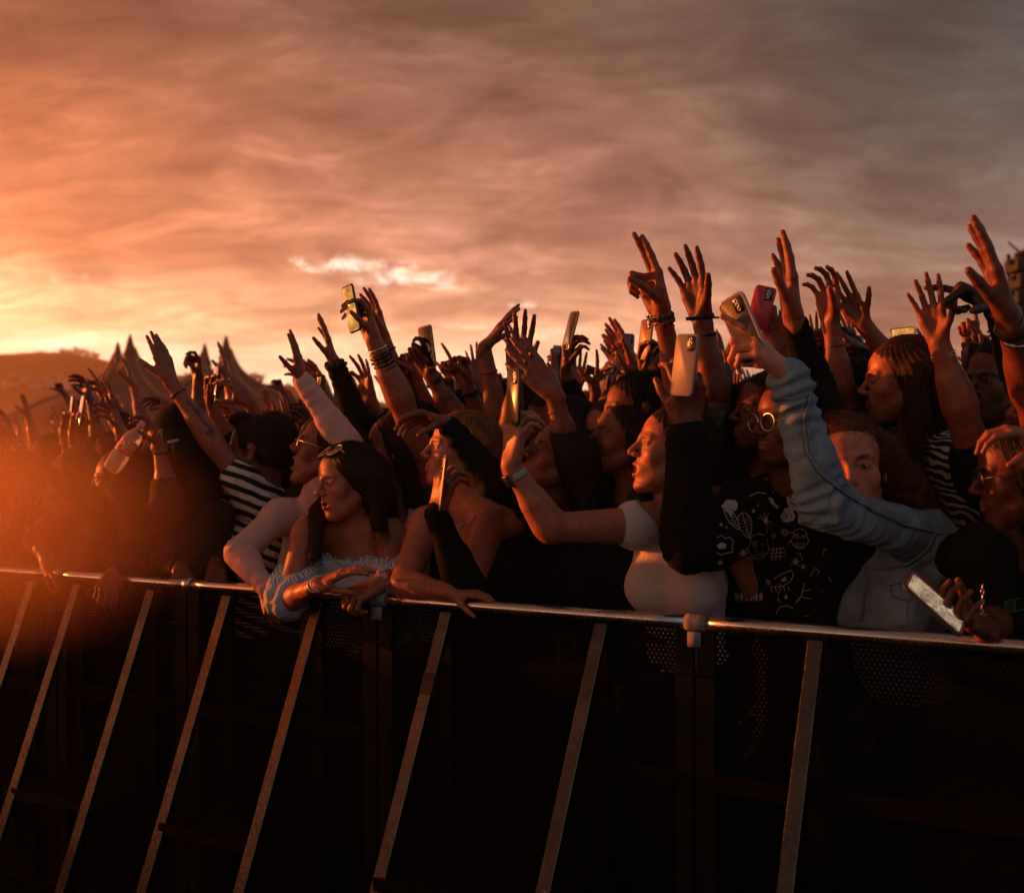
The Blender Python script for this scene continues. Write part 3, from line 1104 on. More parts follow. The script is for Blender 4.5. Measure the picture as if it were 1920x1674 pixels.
# finger curls (knuckle, middle, end joint), index..little; spread; thumb (out, towards palm, bend, bend)
POSES = {
    'open':   ([(4, 8, 5), (7, 8, 5), (10, 10, 6), (12, 12, 8)], (7, 1, -5, -13), (44, 26, 6, 6)),
    'rest':   ([(8, 16, 8), (10, 18, 8), (12, 20, 10), (16, 22, 12)], (2, 0, -2, -5), (12, 34, 4, 4)),
    'gripup': ([(6, 8, 4), (44, 66, 36), (48, 66, 36), (50, 66, 38)], (3, 1, -3, -7), (30, 58, 10, 14)),
    'flat':   ([(3, 5, 4), (2, 5, 4), (5, 6, 4), (9, 9, 5)], (1, 0, -1.5, -4), (34, 24, 4, 4)),
    'relax':  ([(12, 18, 12), (18, 24, 14), (24, 28, 16), (28, 32, 18)], (6, 1, -5, -12), (42, 34, 10, 8)),
    'claw':   ([(18, 34, 20), (24, 38, 22), (26, 40, 24), (26, 42, 24)], (10, 2, -8, -18), (46, 44, 14, 12)),
    'droop':  ([(30, 12, 8), (38, 14, 10), (44, 18, 12), (40, 22, 14)], (7, 1, -6, -15), (28, 62, 8, 6)),
    'point':  ([(4, 4, 3), (72, 92, 50), (78, 95, 50), (80, 95, 50)], (2, 0, -2, -5), (24, 62, 26, 30)),
    'pair':   ([(4, 5, 4), (10, 6, 4), (70, 88, 50), (76, 92, 50)], (-3, 2, -2, -5), (24, 62, 26, 30)),
    'fist':   ([(74, 96, 60), (78, 98, 60), (80, 98, 60), (80, 96, 60)], (1, 0, -1, -3), (22, 66, 30, 35)),
    'shaka':  ([(60, 90, 50), (76, 95, 50), (78, 95, 50), (10, 8, 6)], (0, 0, -4, -22), (58, 20, 2, 2)),
    'horns':  ([(6, 6, 4), (76, 95, 50), (78, 95, 50), (8, 8, 6)], (6, 0, -2, -16), (20, 64, 26, 30)),
    'okay':   ([(46, 52, 24), (14, 14, 8), (8, 10, 6), (4, 8, 6)], (4, 2, -6, -16), (36, 56, 22, 26)),
    'hold':   ([(34, 44, 24), (38, 48, 26), (40, 50, 28), (42, 52, 28)], (8, 2, -4, -10), (26, 52, 4, 6)),
    'wrap':   ([(40, 62, 34), (46, 66, 36), (50, 66, 36), (50, 66, 38)], (5, 1, -3, -7), (30, 58, 10, 14)),
    'tap':    ([(30, 50, 26), (60, 80, 45), (66, 84, 46), (66, 84, 46)], (6, 1, -3, -8), (10, 50, 4, 4)),
    'grip':   ([(52, 66, 40), (54, 68, 40), (55, 68, 40), (55, 66, 40)], (4, 1, -3, -7), (24, 56, 18, 22)),
}
MCP = [(.0265, .088, .000), (.0065, .092, .002), (-.0135, .087, .001), (-.031, .078, -.004)]
PHX = [(.041, .025, .021), (.045, .029, .022), (.042, .027, .021), (.033, .020, .019)]


def hand_prims(F, W, Rm, sgn, pose, s=1.0, fat=1.0):
    F.frame(Rm, W, s)
    S = V3(sgn, 1, 1)
    q = lambda p: np.asarray(p, float) * S
    curls, spread, th = POSES[pose]
    F.cap((0, -.014, 0), (0, .012, .001), .0235 * fat, .0245 * fat, .012, (0, 0, 1), .72)
    for i, (x, y, z) in enumerate(MCP):
        F.cap(q((x * .55, .014, .001)), q((x, y, z)), .0125 * fat, .0108 * fat, .011)
    F.cap(q((.016, .016, -.008)), q((.030, .050, -.011)), .0150 * fat, .0125 * fat, .012)
    F.cap(q((-.016, .020, -.006)), q((-.026, .060, -.007)), .0125 * fat, .0110 * fat, .012)
    tips = []
    for i in range(4):
        p = V3(*MCP[i]); sp = R(spread[i]); fw = V3(math.sin(sp), math.cos(sp), 0); a = 0
        for j in range(3):
            a += R(curls[i][j])
            d = math.cos(a) * fw + V3(0, 0, -math.sin(a))
            e = p + PHX[i][j] * d
            r0 = (.0092, .0083, .0073)[j] * (.86 if i == 3 else 1) * fat
            r1 = (.0084, .0074, .0060)[j] * (.86 if i == 3 else 1) * fat
            F.cap(q(p), q(e), r0, r1, .0035 if j else .006)
            p = e
        tips.append(F.w(q(p)))
    p = V3(.020, .022, -.008)
    o, b, f1, f2 = map(R, th)
    for L, aa, bb, r0, r1 in ((.040, o, b, .0125, .0105), (.032, o - f1, b, .0100, .0090), (.026, o - f1 - f2, b, .0090, .0068)):
        d = V3(math.sin(aa) * math.cos(bb), math.cos(aa) * math.cos(bb * .5), -math.sin(bb)); d = nrm(d)
        e = p + L * d
        F.cap(q(p), q(e), r0 * fat, r1 * fat, .008 if L > .035 else .004)
        p = e
    tips.append(F.w(q(p)))
    F.frame()
    return tips


def head_prims(F, Rm, H, s, sex='f', mouth=0.0, smile=0.0, ears=True, nose=1.0, eye=0.0):
    m = sex == 'm'
    F.frame(Rm, H, s)
    jw = 1.10 if m else 1.0
    F.ell((0, -.012, .045), (.073, .094, .079), .02)
    F.ell((0, .028, .040), (.060, .056, .056), .02)
    F.ell((0, .030, -.020), (.056, .057, .074), .025)
    mo = mouth
    jd = V3(0, -.15 * mo, -.75 * mo)
    F.ell(V3(0, .036, -.060) + jd * .7, (.044 * jw, .048, .044), .02)
    for e in (-1, 1):
        F.cap((e * .048 * jw, .000, -.046), V3(e * .016 * jw, .064, -.087) + jd, .0165, .015, .022)
        F.ell((e * .040, .056, -.018), (.021, .020, .022), .02)
        F.cap((e * .010, .086, .026), (e * .044, .070, .028), .0075 + .0015 * m, .006, .012)
    F.ell(V3(0, .074, -.088) + jd, (.018 * jw, .015, .014), .014)
    F.ell(V3(0, .071, -.050) + jd * .4, (.029, .021, .026), .018)
    for e in (-1, 1):
        F.ell((e * .031, .0935, .009), (.020, .0145, .0135), .012, op='s')
    for e in (-1, 1):
        F.ell((e * .0305, .0705, .0085), (.0135, .0125, .0118), .004)
        F.cap((e * .019, .0815, .0085 + .0045), (e * .043, .0735, .0095 + .004), .0035, .003, .005)
        F.cap((e * .020, .080, .0085 - .0060), (e * .042, .0735, .0085 - .0050), .0028, .0025, .005)
    F.cap((0, .082, .024), (0, .108 * nose, -.014), .0062, .0080, .012)
    F.ell((0, .1075 * nose, -.0185), (.0098, .0098, .0088), .006)
    for e in (-1, 1):
        F.ell((e * .0105, .0965, -.0225), (.0078, .0095, .0072), .006)
        F.ell((e * .0062, .1015, -.0300), (.0034, .0055, .0036), .003, op='s')
    up = V3(0, 0, .3 * smile)
    for e in (-1, 1):
        F.cap(V3(e * (.0225 + smile), .0795, -.0515) + up, V3(e * .004, .0925, -.0475), .0042, .0056, .005)
        F.cap(V3(e * (.021 + smile), .0790, -.0545) + up + jd * .75, V3(0, .0905, -.0600) + jd, .0044, .0068, .005)
    if mo > .002:
        F.ell(V3(0, .090, -.0540) + jd * .5, (.0175 + smile, .022, .0022 + .42 * mo), .004, op='s')
    else:
        F.cap((-.020, .0905, -.0530), (.020, .0905, -.0530), .0012, .0012, .003, op='s')
    if ears:
        for e in (-1, 1):
            t = nrm(V3(e * .9, -.35, .1))
            F.cap((e * .0735, -.004, -.020), (e * .0765, -.012, .020), .0105, .0175, .006, t, .42)
            F.ell((e * .084, .000, .000), (.006, .010, .015), .005, op='s')
    F.frame()


def head_paint(v, Rm, H, s, col, lip, sex, mouth, brow, stubble=0.0, closed=False, blush=.2, fine=True):
    q = (v - H) @ Rm / s
    x, y, z = q[:, 0], q[:, 1], q[:, 2]
    ax = np.abs(x)
    near = (np.abs(q) < .14).all(1) & (y > .02)
    def blob(cx, cz, rx, rz, tilt=0.0):
        dx, dz = ax - cx, z - cz - tilt * (ax - cx)
        return np.clip(1.6 - 1.25 * np.sqrt((dx / rx) ** 2 + (dz / rz) ** 2), 0, 1) * near
    def lay(m, c, a=1.0):
        m = (m * a)[:, None]
        col[:] = col * (1 - m) + np.asarray(c) * m
    lay(blob(.042, -.02, .024, .02), (.34, .10, .06), blush)
    if stubble:
        lay(np.clip((-.028 - z) / .02, 0, 1) * (y > .0) * near * (np.abs(q[:, 0]) < .075), brow, stubble)
    jd = .75 * mouth
    lay(blob(0, -.0485, .024, .0062) * (y > .07), lip)
    lay(blob(0, -.0600 - jd, .020, .0075) * (y > .066), lip)
    if mouth > .002:
        lay(blob(0, -.054 - jd * .5, .016, .002 + .36 * mouth) * (y < .086), (.03, .006, .005))
        lay(blob(0, -.0525, .013, .0032) * (y < .0865) * (y > .06), (.30, .20, .15), .7)
    lay(blob(.031, .0285, .0185, .0040, .10) * (y > .055), brow, .88)
    if closed:
        lay(blob(.031, .0035, .0135, .0022, -.1), brow, .9)
    else:
        lay(blob(.031, .0088, .0135, .0068), (.05, .02, .014), .9)
        lay(blob(.031, .0088, .0108, .0042), (.27, .20, .165), .85)
        lay(blob(.0300, .0090, .0052, .0048), (.012, .006, .004), 1)


def strands(MBs, v, n, Rm, H, s, count, rnd, length=(.03, .09), lift=.006, rad=.0006, wave=0.0, droop=1.0, sel=None):
    """loose hairs that leave the mass of hair along its fall"""
    idx = np.arange(len(v)) if sel is None else np.nonzero(sel)[0]
    if len(idx) == 0:
        return
    pick = idx[rnd.randint(0, len(idx), count)]
    A, Nn = v[pick], n[pick]
    back = -Rm[:, 1]
    ql = (A - H) @ Rm / s
    wt = np.clip((ql[:, 2] - .03) / .06, 0, 1)[:, None]
    t = -UP * droop * (1 - .75 * wt) + back * (.30 + .85 * wt) + Rm[:, 0] * np.sign(ql[:, :1]) * .7 * wt + rnd.normal(size=(count, 3)) * .24
    t = t - Nn * (t * Nn).sum(1, keepdims=True)
    t /= np.linalg.norm(t, axis=1, keepdims=True) + 1e-9
    L = rnd.uniform(length[0], length[1], count)[:, None]
    li = rnd.exponential(lift, count)[:, None]
    ph = rnd.uniform(0, 6.28, count)[:, None]
    sd = np.cross(t, Nn)
    m = 6
    pts = []
    for i in range(m):
        u = i / (m - 1)
        pts.append(A - Nn * .002 + t * L * u + Nn * li * math.sin(u * 2.4) + sd * wave * np.sin(ph + u * 7) * u - UP * .02 * u * u * L / .08 * droop)
    vs = np.zeros((count, m, 3, 3))
    for i in range(m):
        w = rad * (1 - .75 * i / (m - 1))
        vs[:, i, 0] = pts[i] + sd * w
        vs[:, i, 1] = pts[i] - sd * w * .6 + Nn * w * .9
        vs[:, i, 2] = pts[i] - sd * w * .6 - Nn * w * .9
    f = []
    for i in range(m - 1):
        for k in range(3):
            l = (k + 1) % 3
            f.append((i * 3 + k, i * 3 + l, (i + 1) * 3 + l, (i + 1) * 3 + k))
    f = np.array(f)
    F = (f[None] + (np.arange(count) * m * 3)[:, None, None]).reshape(-1, 4)
    MBs.append((vs.reshape(-1, 3), F))


def pt(a, Y0):
    """a = (px, py, depth offset) or a world point"""
    if isinstance(a, np.ndarray):
        return a
    return P(a[0], a[1], Y0 + (a[2] if len(a) > 2 else 0))


DET = {3: (.005, .0019, .0021), 2: (.0055, .0025, .0024), 1: (.0075, .0034, .003), 0: (.010, .0055, .0046)}


class Person:
    pass


def person(label, head, arms=(), yaw=28, lean=None, hair=None, top=None, skin=(.36, .175, .105), det=2, k=.2, group=None,
           neck=None, bs=1.0, sex='f', mouth=0.0, smile=0.0, lip=(.30, .075, .06), brow=(.02, .012, .009), stubble=0,
           closed=False, nose=1.0, hide_head=False, seed=0, extra=None, legs='dark', fat=1.0, tattoo=None, H=None, Y0=None, tilt=0.0):
    rnd = np.random.RandomState(seed + 17)
    px, py, hy, hp, hr = head[:5]
    hs = (head[5] if len(head) > 5 else 1.0)
    Y0 = rail_y(px) + k if Y0 is None else Y0
    H = P(px, py, Y0) if H is None else H
    Rh = face_frame(hy, hp, hr)
    bf = face_frame(yaw)[:, 1]; br = face_frame(yaw)[:, 0]
    lean = (.24 if k < .32 else 0.0) if lean is None else lean
    bu = nrm(UP + lean * bf + tilt * br); br = nrm(br - bu * (br @ bu)); bf = np.cross(bu, br)
    N = pt(neck, Y0) if neck is not None else H - UP * .158 * hs - bf * .012 - Rh[:, 2] * .012
    m = sex == 'm'
    wd = (.182 if m else .160) * bs
    hc, hh, hd = DET[det]
    F = Field()
    # trunk
    def trunk(F, g=0.0):
        c = lambda r_, f_, u_: N + bs * (r_ * br + f_ * bf + u_ * bu)
        Rb = np.stack([br, bf, bu], 1)
        F.ell(c(0, -.005, -.20), np.array(((.165 if m else .142) * fat, .102 * fat, .185)) * bs + g, .03, Rb)
        F.ell(c(0, .0, -.37), np.array(((.140 if m else .118) * fat, .090 * fat, .14)) * bs + g, .05, Rb)
        F.ell(c(0, -.01, -.53), np.array((.165 * fat, .112 * fat, .13)) * bs + g, .05, Rb)
        for e in (-1, 1):
            F.cap(c(e * .03, -.012, -.02), c(e * wd / bs * .9, -.012, -.062), .040 * bs + g, .042 * bs + g, .03)
            if not m:
                F.ell(c(e * .066, .070, -.215), np.array((.060, .050, .064)) * bs + g, .05, Rb)
            else:
                F.ell(c(e * .075, .055, -.16), np.array((.075, .045, .06)) * bs + g, .04, Rb)
    trunk(F)
    # arms
    al = []
    for a in arms:
        A = Person(); A.__dict__.update(a)
        A.S = pt(a['S'], Y0); A.E = pt(a['E'], Y0); A.W = pt(a['W'], Y0)
        if A.__dict__.get('fit', A.__dict__.get('pose', 'relax') in ('open', 'flat', 'pair', 'point', 'relax', 'shaka', 'okay')):
            L = np.linalg.norm(pt(A.T, Y0) - A.W) / .182
            A.hs = A.__dict__.get('hs', 1.0) * min(max(L, .86), 1.22) / (1.08 if m else 1.0)
        al.append(A)
    if len(al) < 2:
        side = 1
        if al:
            side = -1 if (al[0].S - N) @ br > 0 else 1
        for e in ((side,) if al else (1, -1)):
            A = Person()
            A.S = N + e * wd * br - .065 * bs * bu
            A.E = A.S - .27 * bs * bu + e * .045 * br - .09 * bf
            A.W = A.E - .22 * bs * UP + .02 * bf
            A.hang = True
            A.T = A.W - .12 * UP + .05 * bf
            A.palm = -e * br; A.th = bf; A.pose = 'relax'
            al.append(A)
    for A in al:
        A.pose = getattr(A, 'pose', 'relax'); A.r = getattr(A, 'r', 1.0) * bs * (1.16 if m else 1.0); A.hs = getattr(A, 'hs', 1.0) * (1.08 if m else 1.0)
        d = A.E - A.S
        F.cap(A.S - .3 * (A.S - N), A.S, .045 * A.r, .050 * A.r, .03)
        F.cap(A.S, A.E, .047 * A.r, .0355 * A.r, .025)
        F.cap(A.E, A.W, .0365 * A.r, .0235 * A.r, .016)
        F.cap(A.E + .12 * (A.W - A.E), A.E + .42 * (A.W - A.E), .040 * A.r, .034 * A.r, .02)
        T = pt(A.T, Y0) if not isinstance(A.T, np.ndarray) else A.T
        y = nrm(T - A.W)
        z = -np.asarray(A.palm, float); z = nrm(z - y * (z @ y)); x = np.cross(y, z)
        A.sg = 1.0 if (x @ np.asarray(A.th, float)) > 0 else -1.0
        A.Rm = np.stack([x, y, z], 1)
        hf = Field()
        A.tips = hand_prims(hf, A.W, A.Rm, A.sg, A.pose, A.hs, getattr(A, 'fat', 1.0) * (1.06 if m else .97))
        A.hb = hf.bounds()
        F.extend(hf)
    # neck and head
    nb = H - Rh[:, 2] * .045 * hs - Rh[:, 1] * .022 * hs
    F.cap(N - bu * .03 - bf * .005, nb, (.060 if m else .051) * hs, (.058 if m else .049) * hs, .03)
    hf = Field()
    head_prims(hf, Rh, H, hs, sex, mouth, smile, True, nose)
    hb = hf.bounds()
    F.extend(hf)
    lo, hi = F.bounds()
    lo = lo - .02; hi = hi + .02
    boxes = [(hb[0] - .006, hb[1] + .006, hd if not hide_head else hc)]
    for A in al:
        if not hasattr(A, 'hang'):
            boxes.append((A.hb[0] - .006, A.hb[1] + .006, hh))
    v, f = F.mesh(lo, hi, hc)
    keep = np.ones(len(f), bool)
    cen = v[f].mean(1)
    for a, b, h in boxes:
        keep &= ~in_box(cen, a + hc * .8, b - hc * .8)
    parts = [(v, f[keep])]
    for a, b, h in boxes:
        q = F.mesh(a - h, b + h, h)
        if len(q[1]):
            parts.append(q)
    v, f = join(parts)
    v, f = compact(v, f)
    col = np.tile(np.asarray(skin, float), (len(v), 1))
    col *= (1 + .10 * wob(v, 14, seed))[:, None]
    for A in al:                       # knuckles and fingertips run redder
        for t in A.tips:
            w = np.clip(1 - np.linalg.norm(v - t, axis=1) / .014, 0, 1)[:, None] * .35
            col = col * (1 - w) + np.array((.40, .14, .10)) * w
    for line, wdt, dark in (tattoo or []):
        pv = np.stack([v[:, 0] / v[:, 1] * F_PX + CX, HY - (v[:, 2] - CAMZ) / v[:, 1] * F_PX], 1)
        dmin = np.full(len(v), 1e9)
        for a, b in zip(line[:-1], line[1:]):
            a, b = np.array(a, float), np.array(b, float); ab = b - a
            t = np.clip(((pv - a) @ ab) / (ab @ ab), 0, 1)[:, None]
            dmin = np.minimum(dmin, np.linalg.norm(pv - a - t * ab, axis=1))
        w = (np.clip(1.5 - dmin / wdt, 0, 1) * dark)[:, None]
        col = col * (1 - w) + np.array((.03, .022, .02)) * w
    head_paint(v, Rh, H, hs, col, lip, sex, mouth, np.asarray(brow), stubble, closed)
    base = V3(N[0], N[1], 0)
    me = make_mesh('person', v - base, f, MAT['skin'], col=col)
    root = link('person', me, None, base)
    tag(root, label, 'person', group)
    X = Person()
    X.o, X.H, X.N, X.Rh, X.al, X.br, X.bf, X.bu, X.Y0, X.hs, X.bs, X.rnd, X.seed, X.wd, X.det, X.trunk, X.F = root, H, N, Rh, al, br, bf, bu, Y0, hs, bs, rnd, seed, wd, det, trunk, F
    X.base = base; X.m = m
    if hair:
        make_hair(X, **hair)
    if top:
        for i, t in enumerate(top if isinstance(top, list) else [top]):
            make_top(X, **t)
    if det >= 2 and not closed:
        for e in (-1, 1):
            g = Field().frame(Rh, H, hs); c = V3(e * .0308, .0722, .0088); r_ = .0114
            aim = nrm(V3(e * .06 + .10, 1, .02)); sx = nrm(np.cross(aim, V3(0, 0, 1))); sz = np.cross(sx, aim)
            rings = [[g.w(c + r_ * (math.cos(a) * aim + math.sin(a) * (math.cos(b) * sx + math.sin(b) * sz))) for b in np.linspace(0, 6.2832, 17)] for a in (.02, .19, .2, .50, .51, .8, 1.2)]
            me_ = MB()
            for i, mi_ in enumerate((2, 1, 1, 1, 0, 0)):
                me_.sheet(np.array(rings[i:i + 2]), mi_)
            me_.build('eye', [MAT['eye_white'], MAT['eye_iris'], MAT['dark']], root)
    if legs:
        make_legs(X, legs)
    if extra:
        extra(X)
    return X


def put(X, name, v, f, mat, col=None):
    me = make_mesh(name, v - X.base, f, mat, col=col)
    return link(name, me, X.o, X.base)


def make_legs(X, mat):
    F = Field()
    hip = X.N - .55 * X.bs * X.bu
    for e in (-1, 1):
        a = hip + e * .085 * X.br
        kz = a * V3(1, 1, 0) + V3(0, 0, a[2] * .53) + X.bf * .03
        an = a * V3(1, 1, 0) + e * .03 * X.br + V3(0, 0, .08)
        F.cap(a, kz, .095 * X.bs, .062 * X.bs, .03); F.cap(kz, an, .060 * X.bs, .046, .02)
        F.cap(an * V3(1, 1, 0) + V3(0, 0, .045) - X.bf * .05, an * V3(1, 1, 0) + V3(0, 0, .035) + X.bf * .14, .042, .035, .03)
    F.ell(hip, (.17 * X.bs, .13 * X.bs, .14 * X.bs), .06, np.stack([X.br, X.bf, X.bu], 1))
    lo, hi = F.bounds()
    v, f = F.mesh(lo - .04, hi + .04, .022)
    v[:, 2] = np.maximum(v[:, 2], .004)
    put(X, 'trousers', v, f, MAT[legs_mat(mat)])


def legs_mat(m):
    return {'dark': 'cloth_black', 'jean': 'denim_dark'}.get(m, m)


def make_hair(X, style='long', mat='hair_dark', locks=None, n=None, puff=0.0, fringe=0.0, cover=1.0, wave=.004, lift=.006, cut=-.02, rad=.00042):
    H, Rh, s, N = X.H, X.Rh, X.hs, X.N
    n = {3: 3200, 2: 2200, 1: 420, 0: 0}[X.det] if n is None else n
    F = Field().frame(Rh, H, s)
    F.ell((0, -.016, .048), (.0785 + puff, .100 + puff, .082 + puff), .02)
    if style in ('short', 'crop', 'quiff'):
        F.ell((0, -.05, .0), (.076 + puff * .5, .062, .075), .02)
    else:
        F.ell((0, -.045, .0), (.080 + puff, .075 + puff, .08), .02)
    F.frame()
    if style == 'long':
        if locks is None:
            for e in (-1, 1):
                F.frame(Rh, H, s)
                a = F.w((e * .062, -.020, .02)); F.frame()
                b = N + e * .085 * X.br + .000 * X.bf + .01 * X.bu
                F.cap(a, b, .030 * s, .036 * s, .03)
                F.cap(b, N + e * .115 * X.br - .02 * X.bf - .17 * X.bu, .034 * s, .024 * s, .03)
            F.frame(Rh, H, s); a = F.w((0, -.055, .0)); F.frame()
            F.cap(a, N - .075 * X.bf + .0 * X.bu, .062 * s, .070 * s, .04)
            F.cap(N - .075 * X.bf, N - .11 * X.bf - .22 * X.bu, .070 * s, .045 * s, .04)
        else:
            for L in locks:
                r = L[-1]
                q = []
                for a in L[:-1]:
                    if isinstance(a, tuple) and len(a) == 4:      # head-local point
                        F.frame(Rh, H, s); q.append(F.w(a[:3])); F.frame()
                    else:
                        q.append(pt(a, X.Y0))
                rr = r if isinstance(r, tuple) else (r, r * .7)
                for i in range(len(q) - 1):
                    u0, u1 = i / (len(q) - 1), (i + 1) / (len(q) - 1)
                    F.cap(q[i], q[i + 1], rr[0] + (rr[1] - rr[0]) * u0, rr[0] + (rr[1] - rr[0]) * u1, .025)
    if style == 'bun':
        F.frame(Rh, H, s); F.ell((0, -.085, .125), (.045, .045, .042), .015); F.frame()
    if style == 'tail':
        F.frame(Rh, H, s); a = F.w((0, -.115, .05)); F.frame()
        F.cap(a, a - .10 * X.bf - .05 * UP, .030, .036, .03); F.cap(a - .10 * X.bf - .05 * UP, a - .11 * X.bf - .28 * UP, .036, .018, .03)
    if style == 'curly':
        F.frame(Rh, H, s)
        for i in range(46):
            d = nrm(X.rnd.normal(size=3)); d[2] = abs(d[2]) * 1.1 - .25; d[1] -= .35; d = nrm(d)
            F.ell(V3(0, -.02, .045) + d * V3(.095, .112, .095), V3(.03, .03, .03) * X.rnd.uniform(.8, 1.25), .012)
        F.frame()
    F.frame(Rh, H, s)
    F.ell((0, .092, -.016 - fringe * .5), (.0655 * cover, .092, .095 - fringe * .5), .018, op='s')
    if style in ('short', 'crop', 'quiff', 'bun', 'tail'):
        for e in (-1, 1):
            F.ell((e * .088, .012, -.030), (.034, .052, .050), .012, op='s')
        if style in ('short', 'crop', 'quiff'):
            F.plane((0, -.05, cut - .045), (0, .25, -1), .02)
    if style == 'quiff':
        F.ell((0, .060, .118), (.052, .038, .026), .02)
    F.frame()
    lo, hi = F.bounds()
    h = {3: .0028, 2: .0034, 1: .0048, 0: .008}[X.det]
    v, f = F.mesh(lo - .01, hi + .01, h)
    n_ = vnormals(v, f)
    q = (v - H) @ Rh / s
    ph = np.arctan2(np.abs(q[:, 0]) + .02, q[:, 1] + .015)
    ph = ph + .12 * np.sin(q[:, 2] * 30 + np.sign(q[:, 0]) * 2)
    if style == 'curly':
        d = .005 * wob(v, 70, X.seed) + .004 * wob(v, 140, X.seed + 1)
    else:
        d = .0013 * np.sin(ph * 41 + 1.5 * np.sin(q[:, 2] * 22)) + .0013 * np.sin(ph * 83 + 2 * np.sin(q[:, 2] * 15 + 1)) + .0010 * np.sin(ph * 131 + q[:, 2] * 20) + .003 * wob(v, 12, X.seed)
    d = d * np.clip((.075 - q[:, 1]) / .05, .12, 1)
    v2 = v + n_ * d[:, None]
    parts = [(v2, f)]
    if n:
        strands(parts, v2, n_, Rh, H, s, int(n), X.rnd, (.03, .10) if style == 'long' else (.015, .045), lift, rad, wave, sel=(n_[:, 2] > -.4) & ((q[:, 1] < .045) | (q[:, 2] > .062)))
        if style == 'long':
            strands(parts, v2, n_, Rh, H, s, int(n * .5), X.rnd, (.03, .08), lift * .8, rad, wave, sel=v2[:, 2] < H[2] - .05)
    v, f = join(parts)
    X.hair = put(X, 'hair', v, f, MAT[mat])


def make_top(X, mat, name='shirt', neck='crew', sleeves=(.5, .5), t=.009, rt=.010, wr=.0035, h=None, low=-.60, arms_only=None,
             scale=16, seed=None, cuts=(), k=.03, cuff=0.0, drop=0.0):
    N, bu, bf, br, bs = X.N, X.bu, X.bf, X.br, X.bs
    F = Field()
    if arms_only is None:
        X.trunk(F, t)
    for i, A in enumerate(X.al):
        L = sleeves[i] if i < len(sleeves) else 0
        if arms_only is not None and i not in arms_only:
            continue
        if L <= 0:
            continue
        r = A.r
        F.cap(A.S - .3 * (A.S - N), A.S, .045 * r + rt, .050 * r + rt, .03)
        if L < 1:
            e = A.S + (A.E - A.S) * L
            F.cap(A.S, e, .049 * r + rt, (.049 - .012 * L) * r + rt * 1.5, k)
        else:
            F.cap(A.S, A.E, .048 * r + rt, .038 * r + rt, k)
            u = L - 1
            if u > 0:
                e = A.E + (A.W - A.E) * u
                F.cap(A.E, e, .039 * r + rt, (.039 - .014 * u) * r + rt * .8, .02)
                F.cap(A.E + .12 * u * (A.W - A.E), A.E + .42 * u * (A.W - A.E), .041 * r + rt, .035 * r + rt, .02)
                if cuff:
                    F.cap(e - nrm(A.W - A.E) * cuff, e, .026 * r + rt * 1.25, .026 * r + rt * 1.25, .006)
        A.sl = L
    c = lambda r_, f_, u_: N + bs * (r_ * br + f_ * bf + u_ * bu)
    if arms_only is None:
        if neck == 'crew':
            F.cap(c(0, .02, -.045), c(0, .05, .12), .062 * bs, .10 * bs, .008, op='s')
        elif neck == 'scoop':
            F.cap(c(0, .05, -.09), c(0, .09, .1), .085 * bs, .14 * bs, .008, op='s')
        elif neck == 'turtle':
            F.cap(c(0, 0, -.02), N + .85 * (X.H - .085 * X.Rh[:, 2] * X.hs - .02 * X.Rh[:, 1] - N), .060 * bs, .056 * bs, .02)
        elif neck == 'off':
            F.plane(c(0, 0, -.155 + drop), bu, .004)
        elif neck == 'tank':
            F.cap(c(0, .05, -.080), c(0, .10, .1), .070 * bs, .12 * bs, .008, op='s')
            F.cap(c(0, -.06, -.04), c(0, -.1, .1), .078 * bs, .12 * bs, .008, op='s')
            for e in (-1, 1):
                F.cap(c(e * .185, 0, -.02), c(e * .205, 0, -.18), .085 * bs, .060 * bs, .008, op='s')
        elif neck == 'halter':
            F.cap(c(0, .03, -.035), c(0, .06, .12), .058 * bs, .085 * bs, .008, op='s')
            for e in (-1, 1):
                F.cap(c(e * .175, 0, -.03), c(e * .215, 0, -.20), .080 * bs, .070 * bs, .008, op='s')
        F.plane(c(0, 0, low), -bu, .004)
    for q in cuts:
        q(F, c)
    lo, hi = F.bounds()
    h = h or {3: .0045, 2: .005, 1: .007, 0: .012}[X.det]
    v, f = F.mesh(lo - .012, hi + .012, h)
    if len(f) == 0:
        return
    sd = X.seed if seed is None else seed
    if wr:
        n = vnormals(v, f)
        cloth = wob(v, scale, sd)
        fold = np.abs(wob(v * V3(1, 1, .55), scale * .75, sd + 5))
        d = wr * (.55 * cloth + 1.1 * (.5 - fold) + .35 * wob(v, scale * 2.6, sd + 9))
        for A in X.al:                  # creases run round a bent sleeve
            if getattr(A, 'sl', 0) > 1:
                for p, q, s0, wd_ in ((A.S, A.E, 1.0, .35), (A.E, A.W, .0, .30), (A.E, A.W, .85, .25)):
                    ax = q - p; Lx = np.linalg.norm(ax); ax = ax / Lx
                    s = (v - p) @ ax / Lx
                    near = np.linalg.norm(v - p - np.outer(s * Lx, ax), axis=1) < .085 * A.r
                    g = np.exp(-((s - s0) / wd_) ** 2) * near * (s > -.1) * (s < 1.1)
                    d = d + wr * .75 * g * np.sin(s * Lx * 2 * math.pi / .036 + 3.5 * wob(v, 9, sd + 3)) * (.6 + .4 * wob(v, 13, sd + 4))
        v = v + n * d[:, None]
    X.top = put(X, name, v, f, MAT[mat])
    X.top_v, X.top_f = v, f
    return X.top


